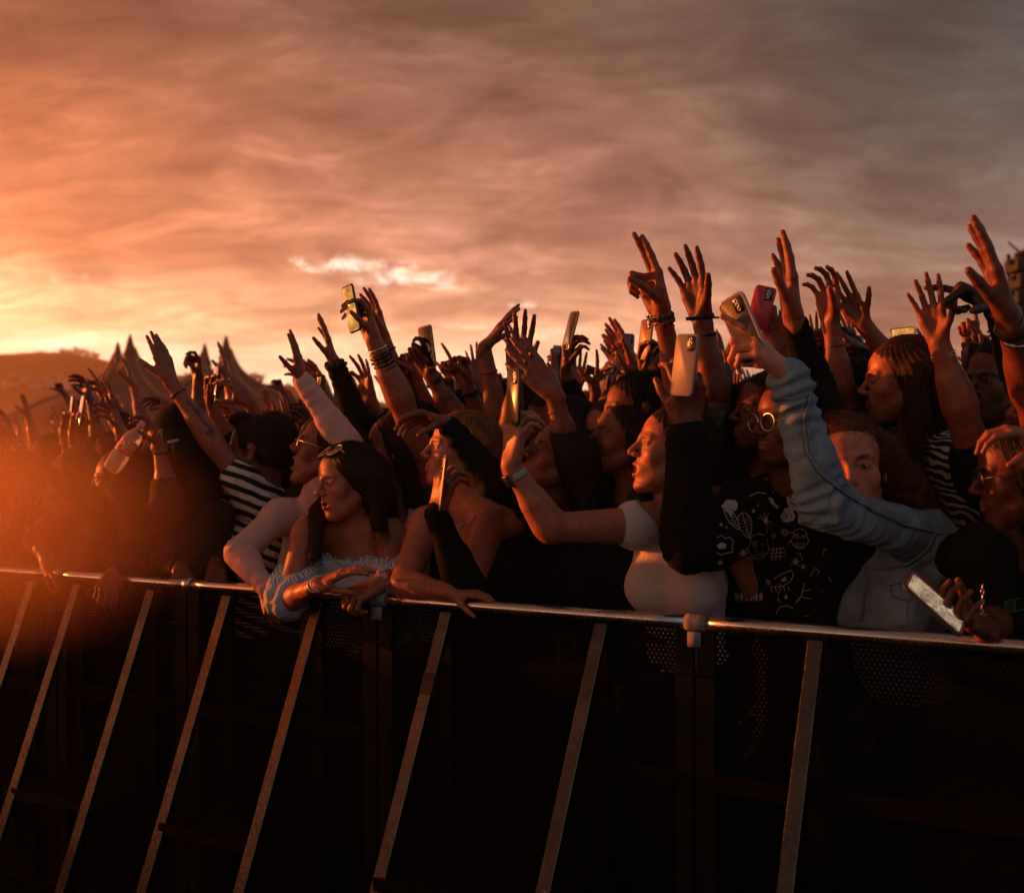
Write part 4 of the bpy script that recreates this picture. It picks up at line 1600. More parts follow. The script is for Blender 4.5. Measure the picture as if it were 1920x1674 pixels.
# ---------------------------------------------------------------- things worn (parts of the person)
def bracelet(X, A, t=.06, r=.028, tr=.003, mat='dark', name='bracelet', knots=0, tilt=0.0, fl=.82):
    ax = nrm(A.W - A.E); c = A.W - ax * t
    x = A.Rm[:, 0]; x = nrm(x - ax * (x @ ax)); z = np.cross(ax, x)
    if tilt:
        z = nrm(z + tilt * ax)
    mb = MB()
    mb.ring(c, x, z, (r * A.r, r * A.r * fl), tr, 24, 6)
    for i in range(knots):
        a = 6.28 * i / knots
        p = c + r * A.r * (math.cos(a) * x + fl * math.sin(a) * z)
        mb.ring(p, nrm(X.rnd.normal(size=3)), nrm(X.rnd.normal(size=3)), tr * 1.1, tr * .9, 6, 5)
    return mb.build(name, MAT[mat], X.o)


def glasses(X, mat='metal_dark', dz=0.0, dy=0.0, r=.0235, up=0.0, lens='lens', sq=.9, name='glasses'):
    """on the nose; with up > 0 pushed back onto the hair"""
    F = Field().frame(X.Rh, X.H, X.hs)
    ry, rz = math.cos(up), math.sin(up)
    def w(x, y, z):
        y2, z2 = y * ry - z * rz, y * rz + z * ry
        return F.w((x, y2, z2 + dz))
    mb = MB(); ml = MB()
    for e in (-1, 1):
        c = (e * .032, .1005 + dy - .004, .006)
        ring = []
        for i in range(20):
            a = 6.283 * i / 20
            ring.append(w(c[0] + r * math.cos(a), c[1] - .10 * abs(c[0] + r * math.cos(a)) + .003, c[2] + r * sq * math.sin(a)))
        mb.tube(ring, .0016, 6, True)
        ml.add(np.array(ring), [tuple(range(20))])
        mb.tube([w(e * (.032 + r), .094 + dy, .010), w(e * .076, .055, .012), w(e * .079, .0, .008)], .0014, 6)
    mb.tube([w(-.010, .103 + dy, .008), w(0, .107 + dy, .011), w(.010, .103 + dy, .008)], .0014, 6)
    o = mb.build(name, MAT[mat], X.o)
    ml.build('lens', MAT[lens], o)
    return o


def watch(X, A, t=.02, mat='strap_grey'):
    ax = nrm(A.W - A.E); c = A.W - ax * t
    x = A.Rm[:, 0]; x = nrm(x - ax * (x @ ax)); z = np.cross(x, ax); z = nrm(z) if z @ A.Rm[:, 2] > 0 else -nrm(z)
    mb = MB(); r = .029 * A.r
    mb.tube([c + r * (math.cos(a) * x + .86 * math.sin(a) * z) for a in np.linspace(0, 6.283, 25)[:-1]], .009, 8, True, flat=None)
    v = mb.v[0].reshape(24, 8, 3)
    for i in range(24):        # flatten the tube into a band
        o = v[i].mean(0); rad = nrm(o - c)
        v[i] = o + (v[i] - o) - np.outer((v[i] - o) @ rad, rad) * .86
    mb.v[0] = v.reshape(-1, 3)
    o = mb.build('watch', MAT[mat], X.o)
    m2 = MB(); m2.box(c + z * (r * .9 + .004), x, ax, z, .014, .017, .005, .005)
    m2.build('watch_face', MAT['metal_dark'], o)
    return o


# ---------------------------------------------------------------- things held (top-level)
def phone(label, c, up, face, mat='phone_black', screen='screen_off', L=.150, Wd=.073, side='back', cams=3, group=None, lit=None, case=None):
    """up = long axis, face = direction the screen looks"""
    c = np.asarray(c, float); u = nrm(up); n = np.asarray(face, float); n = nrm(n - u * (n @ u)); x = np.cross(u, n)
    mb = MB(); mb.box(c, x, u, n, Wd / 2, L / 2, .0042, .011)
    o = mb.build('phone', MAT[mat], None, c)
    tag(o, label, 'phone', group)
    s = MB(); s.box(c + n * .0044, x, u, n, Wd / 2 - .004, L / 2 - .005, .0006, .008); s.build('screen', MAT[lit or screen], o)
    if case:
        k = MB()
        ring = []
        for (sx, sy, a0) in ((1, 1, 0), (-1, 1, 90), (-1, -1, 180), (1, -1, 270)):
            for i in range(5):
                a = R(a0 + i * 22.5)
                ring.append(c + x * (sx * (Wd / 2 - .011) + .0125 * math.cos(a)) + u * (sy * (L / 2 - .011) + .0125 * math.sin(a)))
        k.tube(ring, .0042, 6, True); k.build('case', MAT['case_dark' if case == 'case_orange' else case], o)
        if case == 'case_orange':
            k = MB(); k.tube([c + (p - c) * .965 + n * .0046 for p in ring], .0018, 5, True); k.build('case_rim', MAT[case], o)
    b = MB(); bc = c - n * .0052 + u * (L / 2 - .024) - x * (Wd / 2 - .020)
    b.box(bc, x, u, n, .013, .018 if cams > 1 else .012, .0014, .006); b = b.build('camera_bump', MAT['phone_black'], o)
    l = MB()
    for i in range(cams):
        p = bc - n * .0018 + u * (.010 * (1 - i)) if cams < 4 else bc
        l.ring(p, x, u, .0042, .0014, 12, 5)
    l.build('camera_lens', MAT['metal'], b)
    return o


def phone_in(label, A, off=(0, .075, -.024), up=(0, 1, 0), n=(0, 0, -1), **kw):
    """a phone held in a hand, placed in that hand's own frame"""
    S = V3(A.sg, 1, 1)
    g = lambda p: A.Rm @ (np.asarray(p, float) * S)
    return phone(label, A.W + g(off) * A.hs, g(up), g(n), **kw)


# ---------------------------------------------------------------- marks printed or sewn on a garment
from mathutils.bvhtree import BVHTree

def surface_caster(v, f):
    bv = BVHTree.FromPolygons([tuple(p) for p in v], [tuple(int(i) for i in q) for q in f])
    o = Vector((0, 0, CAMZ))
    def cast(px, py):
        h = bv.ray_cast(o, Vector(P(px, py, 1.0) - V3(0, 0, CAMZ)).normalized())
        if h[0] is None:
            return None
        p, n = np.array(h[0]), np.array(h[1])
        if n @ (p - V3(0, 0, CAMZ)) > 0:
            n = -n
        return p + n * .0016
    return cast


def dense(line, step=3.0):
    out = [line[0]]
    for a, b in zip(line[:-1], line[1:]):
        n = max(1, int(math.hypot(b[0] - a[0], b[1] - a[1]) / step))
        out += [(a[0] + (b[0] - a[0]) * i / n, a[1] + (b[1] - a[1]) * i / n) for i in range(1, n + 1)]
    return out


def add_marks(X, lines, fills, mats):
    """lines: (points in photo pixels, radius in m, material slot); fills: (outline, slot)"""
    v, f = X.top_v, X.top_f
    cast = surface_caster(v, f)
    mb = MB()
    for ln, r, mi in lines:
        run = []
        for q in dense(ln) + [None]:
            p = cast(*q) if q is not None else None
            if p is None or (run and np.linalg.norm(p - run[-1]) > .03):
                if len(run) > 1:
                    mb.tube(run, r, 4, False, mi, caps=False)
                run = []
            if p is not None:
                run.append(p)
    for ol, mi in fills:
        o = dense(ol + [ol[0]], 2.5)[:-1]
        cx, cy = sum(p[0] for p in o) / len(o), sum(p[1] for p in o) / len(o)
        rings = []
        for u in (0.02, .35, .7, 1):
            rg = [cast(cx + (x - cx) * u, cy + (y - cy) * u) for x, y in o]
            if any(p is None for p in rg):
                break
            rings.append(rg + [rg[0]])
        if len(rings) > 1:
            mb.sheet(np.array(rings), mi)
    if not mb.v:
        return
    mv = np.concatenate(mb.v); mf = np.array(mb.f)
    V = np.concatenate([v, mv]) - X.base
    Fq = np.concatenate([f, mf + len(v)])
    mi = np.concatenate([np.zeros(len(f), int), np.array(mb.m)])
    old = X.top.data
    X.top.data = make_mesh(X.top.name, V, Fq, [old.materials[0]] + [MAT[m] for m in mats], mi)
    bpy.data.meshes.remove(old)
build_setting()
build_barrier()
build_stage()

# ------------------------------------------------------------------ the crowd, front row from left to right
A = dict
LEFT, EDGE = (-1, -.25, 0), (-.3, -1, 0)
PALE, LITE, MID, TAN, DEEP = (.36, .125, .066), (.27, .080, .037), (.22, .060, .027), (.145, .038, .017), (.045, .015, .008)

X = person('person in a pale lace top at the far left edge, arm raised, with a wristwatch', (-42, 882, 70, 5, 0), k=.2, skin=MID, seed=1, det=2, arms=[
    A(S=(22, 978, -.02), E=(66, 908, -.06), W=(24, 826, -.08), T=(4, 752, -.08), palm=LEFT, th=(0, -1, .2), pose='relax'),
    A(S=(-62, 985, 0), E=(-20, 1068, -.1), W=(48, 1060, -.20), T=(88, 1078, -.28), palm=(0, .2, -1), th=(.2, -1, 0), pose='grip')],
    hair=A(mat='hair_brown'), top=A(mat='lace', sleeves=(.75, .75), neck='scoop'))
watch(X, X.al[0], .03, 'strap_grey')

X = person('person in a red sleeve with head thrown back, one hand on the rail', (138, 898, 84, 22, 0), k=.38, skin=LITE, seed=2, mouth=.008,
    neck=(150, 962, .0), arms=[A(S=(128, 958, -.05), E=(74, 1012, -.14), W=(92, 1062, -.30), T=(128, 1088, -.38), palm=(0, .3, -1), th=(.4, -1, 0), pose='grip')],
    hair=A(mat='hair_brown'), top=A(mat='cloth_red', sleeves=(1.3, .6), wr=.005), det=2)
bracelet(X, X.al[0], .02, .027, .003, 'beads')

X = person('woman in a long black sleeve reaching one flat hand far out to the left', (228, 908, 86, 2, 0), k=.14, skin=MID, seed=3, neck=(238, 975, .02), arms=[
    A(S=(208, 990, -.02), E=(166, 942, -.18), W=(108, 894, -.24), T=(14, 842, -.30), palm=(.15, -.7, -.6), th=(.35, .1, 1), pose='open'),
    A(S=(276, 1000, .03), E=(252, 1085, -.05), W=(216, 1074, -.16), T=(192, 1122, -.26), palm=(-.2, .7, -.6), th=(.9, -.3, .1), pose='grip')],
    hair=A(mat='hair_dark'), top=A(mat='cloth_black', sleeves=(1.85, 1.9), wr=.005), det=2, mouth=.004)

X4 = person('woman with a red lit face holding a clear bottle up by its neck, black wristband', (297, 902, 86, -2, 0), k=.30, skin=MID, seed=4, neck=(312, 972, 0), arms=[
    A(S=(338, 985, -.06), E=(316, 948, -.26), W=(301, 842, -.28), T=(270, 768, -.28), palm=(-.75, -.5, -.2), th=(-.2, -1, -.2), pose='claw', fit=True)],
    hair=A(mat='hair_dark'), top=A(mat='cloth_coal', sleeves=(1.35, 1.9), rt=.014, wr=.006), det=2, smile=.003)
bracelet(X4, X4.al[0], .012, .027, .005, 'dark', 'wristband')

def cap_hat(X):
    F = Field().frame(X.Rh, X.H, X.hs)
    F.ell((0, -.012, .060), (.088, .108, .082), .02)
    F.plane((0, 0, .040), (0, 0, -1), .004)
    v, f = F.mesh(F.bounds()[0] - .01, F.bounds()[1] + .01, .003)
    o = put(X, 'cap', v, f, MAT['cloth_black'])
    G = Field().frame(X.Rh, X.H, X.hs); G.ell((0, .125, .046), (.072, .075, .006), .004)
    v, f = G.mesh(G.bounds()[0] - .006, G.bounds()[1] + .006, .003); v = v - X.base
    link('peak', make_mesh('peak', v + X.base - X.base, f, MAT['cloth_black']), o, X.base)
    m = MB(); p = P(325, 827, X.H[1] - .105)
    m.box(p, (1, 0, .25), (-.25, 0, 1), (0, 1, 0), .020, .0050, .003, .002); m.build('cap_strap', MAT['cloth_white'], o)

X = person('person in a dark cap seen from behind, both hands gripping the rail', (332, 830, 118, 0, 0), k=.24, skin=TAN, seed=5, neck=(345, 935, 0), arms=[
    A(S=(300, 985, .04), E=(312, 1068, .02), W=(338, 1064, -.14), T=(352, 1112, -.22), palm=(.1, .5, -1), th=(1, -.4, 0), pose='grip'),
    A(S=(402, 985, 0), E=(424, 1062, 0), W=(406, 1058, -.14), T=(402, 1112, -.22), palm=(.1, .5, -1), th=(-1, -.4, 0), pose='grip')],
    hair=A(mat='hair_dark'), top=A(mat='cloth_coal', sleeves=(1.8, 1.8), rt=.014, wr=.007), det=2, extra=cap_hat)

X6 = person('short haired man in a striped shirt, tattooed arm stretched up to the left', (482, 850, 98, 0, 0, 1.04), k=.42, sex='m', skin=LITE, seed=6, neck=(492, 930, .03), arms=[
    A(S=(486, 938, -.06), E=(404, 838, -.10), W=(318, 712, -.12), T=(289, 624, -.12), palm=(-.8, .55, .1), th=(-.6, -.8, .1), pose='flat', r=.86)],
    hair=A(style='quiff', mat='hair_dark', cut=0), top=A(mat='stripe_bold', sleeves=(.42, .5), rt=.018, wr=.008, t=.014), det=2, nose=1.03,
    tattoo=[([(352, 752), (366, 768), (382, 792), (398, 806), (390, 812)], 3.2, .8), ([(392, 806), (402, 812), (398, 820), (388, 812)], 2.4, .8),
            ([(444, 868), (440, 884), (448, 902), (462, 904), (470, 892), (464, 876), (452, 872), (450, 890), (458, 894)], 2.6, .8), ([(440, 868), (448, 862)], 3, .7),
            ([(372, 762), (380, 776)], 3, .6)])
bracelet(X6, X6.al[0], .055, .031, .004, 'metal_dark', 'bracelet')

X7 = person('woman in a pale pink turtleneck and glasses, singing, one sleeve raised', (612, 848, 82, 18, 0, 1.02), k=.30, skin=MID, seed=7, mouth=.028, neck=(588, 946, .02), lean=.30, fat=1.06, arms=[
    A(S=(640, 940, .06), E=(655, 842, -.04), W=(568, 714, -.10), T=(549, 622, -.12), palm=(-1, .1, 0), th=(-.5, -1, 0), pose='flat', r=1.06),
    A(S=(524, 968, -.0), E=(449, 1036, -.10), W=(500, 1104, -.22), T=(524, 1156, -.30), palm=(.4, .6, -.7), th=(.9, -.4, 0), pose='grip', r=.98)],
    hair=A(mat='hair_dark'), top=A(mat='cloth_pink', neck='turtle', sleeves=(2.0, 1.98), rt=.006, t=.006, wr=.0028, scale=22), det=3)
glasses(X7, 'metal_gold', lens='lens')

X8 = person('woman in an off shoulder striped blouse leaning on the rail, sunglasses on her hair', (652, 906, 52, -6, -5, 1.0), k=.12, skin=PALE, seed=8,
    mouth=.007, neck=(662, 985, .03), yaw=22, lean=.42, lip=(.24, .05, .035), closed=False, arms=[
    A(S=(578, 1000, .03), E=(537, 1128, -.04), W=(592, 1098, -.20), T=(668, 1062, -.24), palm=(.1, .2, -1), th=(.2, -1, .1), pose='rest', hs=1.06),
    A(S=(724, 996, .02), E=(742, 1085, -.04), W=(714, 1094, -.18), T=(640, 1122, -.24), palm=(-.1, .3, -1), th=(0, .8, .2), pose='grip')],
    hair=A(mat='hair_dark', n=2600, lift=.004, locks=[
        [(.066, -.02, .03, 0), (596, 960, -.02), (590, 1040, -.05), (.036, .020)], [(-.066, -.02, .03, 0), (712, 930, .0), (722, 1000, .06), (.050, .045)],
        [(-.055, .02, .06, 0), (700, 900, -.06), (712, 985, -.06), (.034, .022)],
        [(0, -.07, .02, 0), (690, 960, .12), (700, 1060, .14), (.075, .06)]]),
    top=A(mat='stripe_fine', name='blouse', neck='off', drop=.075, sleeves=(.92, .92), rt=.024, t=.018, wr=.008, scale=24, low=-.40), det=3)
glasses(X8, 'metal_gold', up=1.02, dz=.018, dy=.004, r=.028, lens='lens_grey', name='sunglasses')
bracelet(X8, X8.al[0], -.012, .031, .0018, 'metal_silver', tilt=.5)
bracelet(X8, X8.al[0], -.030, .029, .0030, 'beads', tilt=.3)
def ring_on(X, A_, fi, t=.35, mat='metal_silver'):
    S = V3(A_.sg, 1, 1); a = R(POSES[A_.pose][0][fi][0]); p = V3(*MCP[fi]) + PHX[fi][0] * .55 * V3(0, math.cos(a), -math.sin(a))
    g = lambda q: A_.Rm @ (np.asarray(q) * S)
    m = MB(); m.ring(A_.W + A_.hs * g(p), g((1, 0, 0)), g((0, math.sin(a), math.cos(a))), .0098 * A_.hs, .0016, 16, 5)
    m.build('ring', MAT[mat], X.o)
ring_on(X8, X8.al[0], 2)
def drawstring(X):
    cast = surface_caster(X.top_v, X.top_f)
    m = MB()
    for ln in ([(670, 1028), (682, 1060), (700, 1085), (712, 1105)], [(668, 1026), (688, 1040), (694, 1054)], [(668, 1026), (724, 1044), (728, 1048), (718, 1056)]):
        pts = [p + V3(0, -.006, 0) for p in (cast(*q) for q in dense(ln, 6)) if p is not None]
        if len(pts) > 1:
            m.tube(pts, .0028, 6)
    if m.v: m.build('drawstring', MAT['cloth_white'], X.top)
drawstring(X8)
m_ = MB(); q = X8.al[1]; c = q.W - .018 * nrm(q.W - q.E)
for i in range(14):
    a = 6.28 * i / 14; d = math.cos(a) * q.Rm[:, 0] + math.sin(a) * q.Rm[:, 2]
    m_.ring(c + d * .030, nrm(X8.rnd.normal(size=3)), nrm(X8.rnd.normal(size=3)), .007, .006, 8, 6)
m_.build('scrunchie', MAT['cloth_pink'], X8.o)

X_UP = nrm((-.1, -.16, 1))
X9 = person('woman in a black strappy dress holding a phone upright, other elbow on the rail', (864, 850, 80, 8, 0, 1.02), k=.20, skin=PALE, seed=9, neck=(880, 940, .0), fat=1.12, yaw=34, lean=.35, arms=[
    A(S=(918, 968, -.04), E=(876, 1108, -.16), W=(818, 962, -.22), T=(838, 872, -.22), palm=(.75, .6, 0), th=(.3, 1, .3), pose='hold', r=1.14, hs=1.05),
    A(S=(800, 985, .02), E=(756, 1096, -.08), W=(842, 1110, -.20), T=(920, 1112, -.22), palm=(0, .2, -1), th=(0, -1, 0), pose='relax', r=1.12)],
    hair=A(mat='hair_blond', n=2600, lift=.010, wave=.008, locks=[[(-.06, -.03, .03, 0), (905, 900, .06), (960, 985, .08), (965, 1080, .08), (.055, .04)],
        [(0, -.07, .02, 0), (915, 910, .10), (955, 1010, .14), (.07, .05)]]),
    top=[A(mat='cloth_black', name='dress', neck='none', sleeves=(0, 0), wr=.003, cuts=[lambda F, c: F.plane(c(0, 0, -.105), X_UP, .006), lambda F, c: F.cap(c(0, .08, -.13), c(0, .14, .0), .05, .10, .01, op='s')])], det=3)
def arm_warmer(X, A_, mat='cloth_black', u0=.0, over=.035):
    F = Field(); e = A_.E + (A_.S - A_.E) * .10
    F.cap(e, A_.E, .044 * A_.r, .043 * A_.r, .02); F.cap(A_.E, A_.W, .043 * A_.r, .030 * A_.r, .02)
    F.cap(A_.E + .12 * (A_.W - A_.E), A_.E + .42 * (A_.W - A_.E), .047 * A_.r, .041 * A_.r, .02)
    lo, hi = F.bounds(); v, f = F.mesh(lo - .01, hi + .01, .004)
    v = v + vnormals(v, f) * (.003 * wob(v, 26, 3))[:, None]
    put(X, 'arm_warmer', v, f, MAT[mat])
arm_warmer(X9, X9.al[0])
def necklace(X, mats=('beads', 'cloth_red')):
    pts = []
    for i in range(34):
        a = math.pi * (i / 33) * 1.15 - .23
        pts.append(X.N + X.bs * (.084 * math.cos(a) * X.br + (.020 + .086 * math.sin(a)) * X.bf + (.012 - .050 * math.sin(a)) * X.bu))
    m = MB()
    for i, p in enumerate(pts):
        m.ring(p, X.bf, X.bu, .0022, .0022, 6, 5, 1 if i % 4 == 1 else 0)
    m.tube(pts, .0012, 5, mi=0)
    m.build('necklace', [MAT[k] for k in mats], X.o)
necklace(X9)
for dx in (-1, 1):
    m_ = MB()
    m_.tube([X9.N + X9.br * dx * .085 + X9.bf * .085 - X9.bu * .14, X9.N + X9.br * dx * .095 + X9.bf * .062 - X9.bu * .05, X9.N + X9.br * dx * .10 + X9.bf * .02 - X9.bu * .012,
             X9.N + X9.br * dx * .10 - X9.bf * .05 - X9.bu * .02, X9.N + X9.br * dx * .09 - X9.bf * .09 - X9.bu * .10], .010, 8)
    m_.build('strap', MAT['cloth_black'], X9.o)

X11 = person('woman in black with glasses and face tilted up, black sleeve stretched left across her neighbour', (1046, 866, 72, 24, 0), k=.30, skin=MID, seed=11, neck=(1080, 955, .03), arms=[
    A(S=(1000, 945, -.06), E=(930, 904, -.30), W=(836, 793, -.36), T=(738, 766, -.40), palm=(-.15, -.4, -.9), th=(-.2, -1, -.5), pose='droop', fit=True, hs=.98, r=.84)],
    hair=A(mat='hair_dark', n=2400, locks=[[(-.066, -.03, .03, 0), (1118, 905, .02), (1140, 985, .05), (.062, .06)], [(-.05, .03, .06, 0), (1085, 880, -.06), (1098, 950, -.08), (.045, .04)],
        [(0, -.08, .02, 0), (1135, 930, .12), (1150, 1040, .12), (.08, .07)]]),
    top=A(mat='cloth_black', sleeves=(1.95, 1.9), rt=.010, wr=.006), det=3)
glasses(X11, 'metal_dark', r=.026, lens='lens')

X12 = person('woman in a white sleeveless top, bare arm bent out with watch and phone', (1260, 848, 88, 10, 0, 1.02), k=.16, skin=PALE, seed=12, mouth=.020, fat=.90, yaw=30,
    neck=(1262, 948, .0), lip=(.30, .05, .045), arms=[
    A(S=(1196, 985, -.02), E=(1034, 990, -.10), W=(958, 872, -.14), T=(964, 768, -.14), palm=(.85, .5, 0), th=(0, 1, .4), pose='hold', hs=1.06, r=1.10)],
    hair=A(mat='hair_dark', n=2000), top=[A(mat='knit_white', name='vest_top', neck='crew', sleeves=(.06, 0), rt=.005, wr=.0022, t=.004, cuts=[lambda F, c: F.plane(c(.138, 0, 0), face_frame(30)[:, 0], .006)], low=-.44)], det=3)
watch(X12, X12.al[0], .028, 'strap_grey')
def doodles(X):
    L, Fi = [], []
    sw = .0011
    def sp(cx, cy, r, turns=2.2, mi=1):
        L.append(([(cx + r * t / 20 * math.cos(t * turns * .314), cy + r * t / 20 * math.sin(t * turns * .314)) for t in range(3, 21)], sw, mi))
    def star(cx, cy, r, mi=1):
        q = [(cx + r * math.cos(1.257 * 2 * i - 1.57), cy + r * math.sin(1.257 * 2 * i - 1.57)) for i in range(6)]
        L.append((q, sw, mi))
    def burst(cx, cy, r, n=8, mi=1):
        o = []
        for i in range(2 * n):
            rr = r if i % 2 == 0 else r * .32
            o.append((cx + rr * math.cos(math.pi * i / n), cy + rr * math.sin(math.pi * i / n)))
        Fi.append((o, mi))
    def ghost(cx, cy, r, tilt=.4):
        o = []
        for i in range(22):
            a = math.pi + math.pi * i / 21
            o.append((r * .72 * math.cos(a), r * .9 * math.sin(a)))
        for i in range(9):
            o.append((r * (.72 - .18 * i), r * (.75 + (.28 if i % 2 else .02))))
        c, s = math.cos(tilt), math.sin(tilt)
        return [(cx + x * c - y * s, cy + x * s + y * c) for x, y in o]
    # pale ghost shapes on the shoulder, with drawn eyes and mouths
    Fi.append((ghost(1490, 938, 21, -.35), 1)); L.append(([(1484, 930), (1486, 936)], .0018, 2)); L.append(([(1496, 928), (1497, 934)], .0018, 2)); L.append(([(1482, 942), (1490, 947), (1500, 940)], .0016, 2))
    Fi.append(([(1462, 968), (1472, 952), (1486, 956), (1492, 968), (1488, 976), (1474, 980), (1464, 976)], 1)); L.append(([(1470, 962), (1476, 970), (1474, 974)], .0014, 2)); L.append(([(1481, 964), (1485, 971)], .0014, 2))
    Fi.append(([(1438, 932), (1448, 934), (1452, 944), (1460, 950), (1456, 954), (1446, 946)], 1)); Fi.append(([(1490, 914), (1506, 912), (1508, 920), (1496, 924)], 1))
    # leaves with veins
    for (cx, cy, rx, ry, t) in ((1397, 985, 12, 24, -.25), (1372, 972, 8, 24, -.55)):
        o = []
        for i in range(21):
            a = 6.283 * i / 20
            x, y = rx * math.sin(a) * (1 - .3 * math.cos(a)), ry * math.cos(a)
            o.append((cx + x * math.cos(t) - y * math.sin(t), cy + x * math.sin(t) + y * math.cos(t)))
        L.append((o, sw, 1))
        L.append(([o[0], o[10]], sw * .8, 1))
        for i in range(2, 9):
            L.append(([o[i], (cx + (o[i][0] - cx) * .1, cy + (o[i][1] - cy) * .6 + 4), o[20 - i]], sw * .6, 1))
    # spider
    Fi.append(([(1432, 972), (1437, 970), (1440, 976), (1436, 982), (1431, 979)], 1))
    for i in range(8):
        a = (-2.7 + .45 * i if i < 4 else .3 + .4 * (i - 4))
        L.append(([(1436, 976), (1436 + 9 * math.cos(a), 976 + 8 * math.sin(a)), (1436 + 19 * math.cos(a) , 976 + 19 * math.sin(a) + 4)], sw * .7, 1))
    # mask faces
    for (cx, cy, r) in ((1422, 1024, 19), (1500, 1010, 15)):
        o = [(cx + r * (1 + .12 * math.sin(5 * a)) * math.cos(a), cy + 1.25 * r * math.sin(a)) for a in np.linspace(0, 6.283, 26)]
        L.append((o, sw, 1)); L.append(([(cx - r * .7, cy - 7), (cx - 2, cy - 10)], sw, 1))
        for e in (-1, 1):
            L.append(([(cx + e * r * .4 + 3.6 * math.cos(a), cy - 3 + 2.8 * math.sin(a)) for a in np.linspace(0, 6.283, 9)], sw, 1))
        z = [(cx - r * .55 + i * r * .14, cy + 9 + (3 if i % 2 else -2)) for i in range(9)]
        L.append((z, sw, 1)); L.append(([(x, y + 6) for x, y in z], sw, 1))
    L.append(([(1340, 1002), (1346, 1008), (1352, 1003), (1360, 1010), (1368, 1006), (1374, 1014), (1372, 1026), (1374, 1034), (1362, 1036), (1352, 1040), (1342, 1034), (1336, 1038)], sw, 1))
    Fi.append(([(1344, 1022), (1352, 1017), (1362, 1020), (1360, 1028), (1348, 1029)], 1))
    sp(1470, 998, 8); sp(1514, 962, 6); sp(1360, 1124, 7); sp(1440, 1090, 5)
    for c in ((1450, 1004, 6), (1520, 982, 7), (1412, 958, 4), (1352, 984, 4), (1506, 1062, 5), (1556, 992, 5)): star(*c)
    burst(1393, 1036, 11); burst(1492, 1052, 9); burst(1350, 1054, 7, 6); Fi.append(([(1352, 950), (1362, 938), (1378, 938), (1384, 946), (1380, 958), (1368, 954), (1374, 970), (1362, 960)], 1))
    for dx in (0, 7, 14):
        L.append(([(1450 + dx, 1026), (1448 + dx, 1050)], sw, 1)); L.append(([(1444, 1030 + dx), (1472, 1028 + dx)], sw, 1))
    for c in ((1388, 1100), (1474, 1118), (1412, 1118)):
        Fi.append(([(c[0], c[1] - 6), (c[0] + 4, c[1] + 2), (c[0], c[1] + 5), (c[0] - 4, c[1] + 2)], 1))
    for i in range(6):
        Fi.append(([(1378 + 9 * i, 1114), (1382 + 9 * i, 1108), (1386 + 9 * i, 1116), (1384 + 9 * i, 1126), (1380 + 9 * i, 1126)], 1))
    L.append(([(1450, 1085), (1462, 1078), (1484, 1068), (1488, 1078), (1482, 1090), (1468, 1098), (1450, 1100)], sw, 1)); Fi.append(([(1464, 1086), (1474, 1080), (1476, 1088), (1468, 1090)], 1))
    for i in range(5):
        L.append(([(1446 + 8 * i, 1098), (1448 + 8 * i, 1108)], sw, 1))
    L.append(([(1352, 1090), (1360, 1096)], .002, 1)); L.append(([(1372, 1090), (1364, 1096)], .002, 1)); L.append(([(1362, 1100), (1364, 1104)], .002, 1))
    L.append(([(1492, 1130), (1502, 1118), (1506, 1104), (1508, 1092)], sw, 1)); L.append(([(1502, 1118), (1520, 1122)], sw, 1)); L.append(([(1505, 1108), (1520, 1104)], sw, 1))
    L.append(([(1456, 1150), (1462, 1138), (1476, 1134), (1488, 1140)], sw, 1)); L.append(([(1520, 1080), (1528, 1064), (1536, 1070), (1532, 1078)], sw, 1))
    L.append(([(1428, 906), (1436, 896), (1440, 902)], sw, 1)); L.append(([(1448, 924), (1458, 914), (1470, 916)], sw, 1)); L.append(([(1404, 932), (1420, 924), (1436, 926)], .0016, 1))
    L.append(([(1334, 968), (1340, 980), (1338, 992)], .0018, 1)); L.append(([(1334, 956), (1342, 962)], .0018, 1))
    rs = np.random.RandomState(3)
    for i in range(26):
        cx, cy = rs.uniform(1345, 1560), rs.uniform(935, 1160)
        L.append(([(cx, cy), (cx + rs.uniform(-6, 6), cy + rs.uniform(-6, 6)), (cx + rs.uniform(-8, 8), cy + rs.uniform(-8, 8))], sw * .8, 1))
    add_marks(X, L, Fi, ['print_white', 'cloth_black'])

X13 = person('man in glasses and a black shirt with white doodles, holding up a pale phone', (1484, 797, 68, 0, 0, 1.02), k=.24, sex='m', skin=TAN, seed=13, neck=(1470, 918, .04), bs=1.02, arms=[
    A(S=(1372, 975, -.02), E=(1292, 1022, -.14), W=(1288, 800, -.22), T=(1290, 702, -.24), palm=(-.25, .95, 0), th=(-1, .2, .3), pose='hold', hs=1.1, r=1.2)],
    hair=A(style='short', mat='hair_black'), top=[A(mat='cloth_black', name='printed_shirt', neck='none', sleeves=(.62, .7), rt=.022, t=.022, wr=.008)], stubble=.25, det=3)
doodles(X13)
make_top(X13, 'cloth_black', 'undershirt', sleeves=(1.92, 0), rt=.012, wr=.004, arms_only=(0,), cuff=.03)
glasses(X13, 'metal_silver', r=.025, lens='lens_clear')
X13c = person('dark eyed person peering out between the black sleeve and the man in the doodle shirt', (1440, 836, 58, -2, 4, 1.0), k=.52, skin=TAN, seed=113, sex='m', hair=A(style='short', mat='hair_dark'), top=A(mat='cloth_black'), det=2)

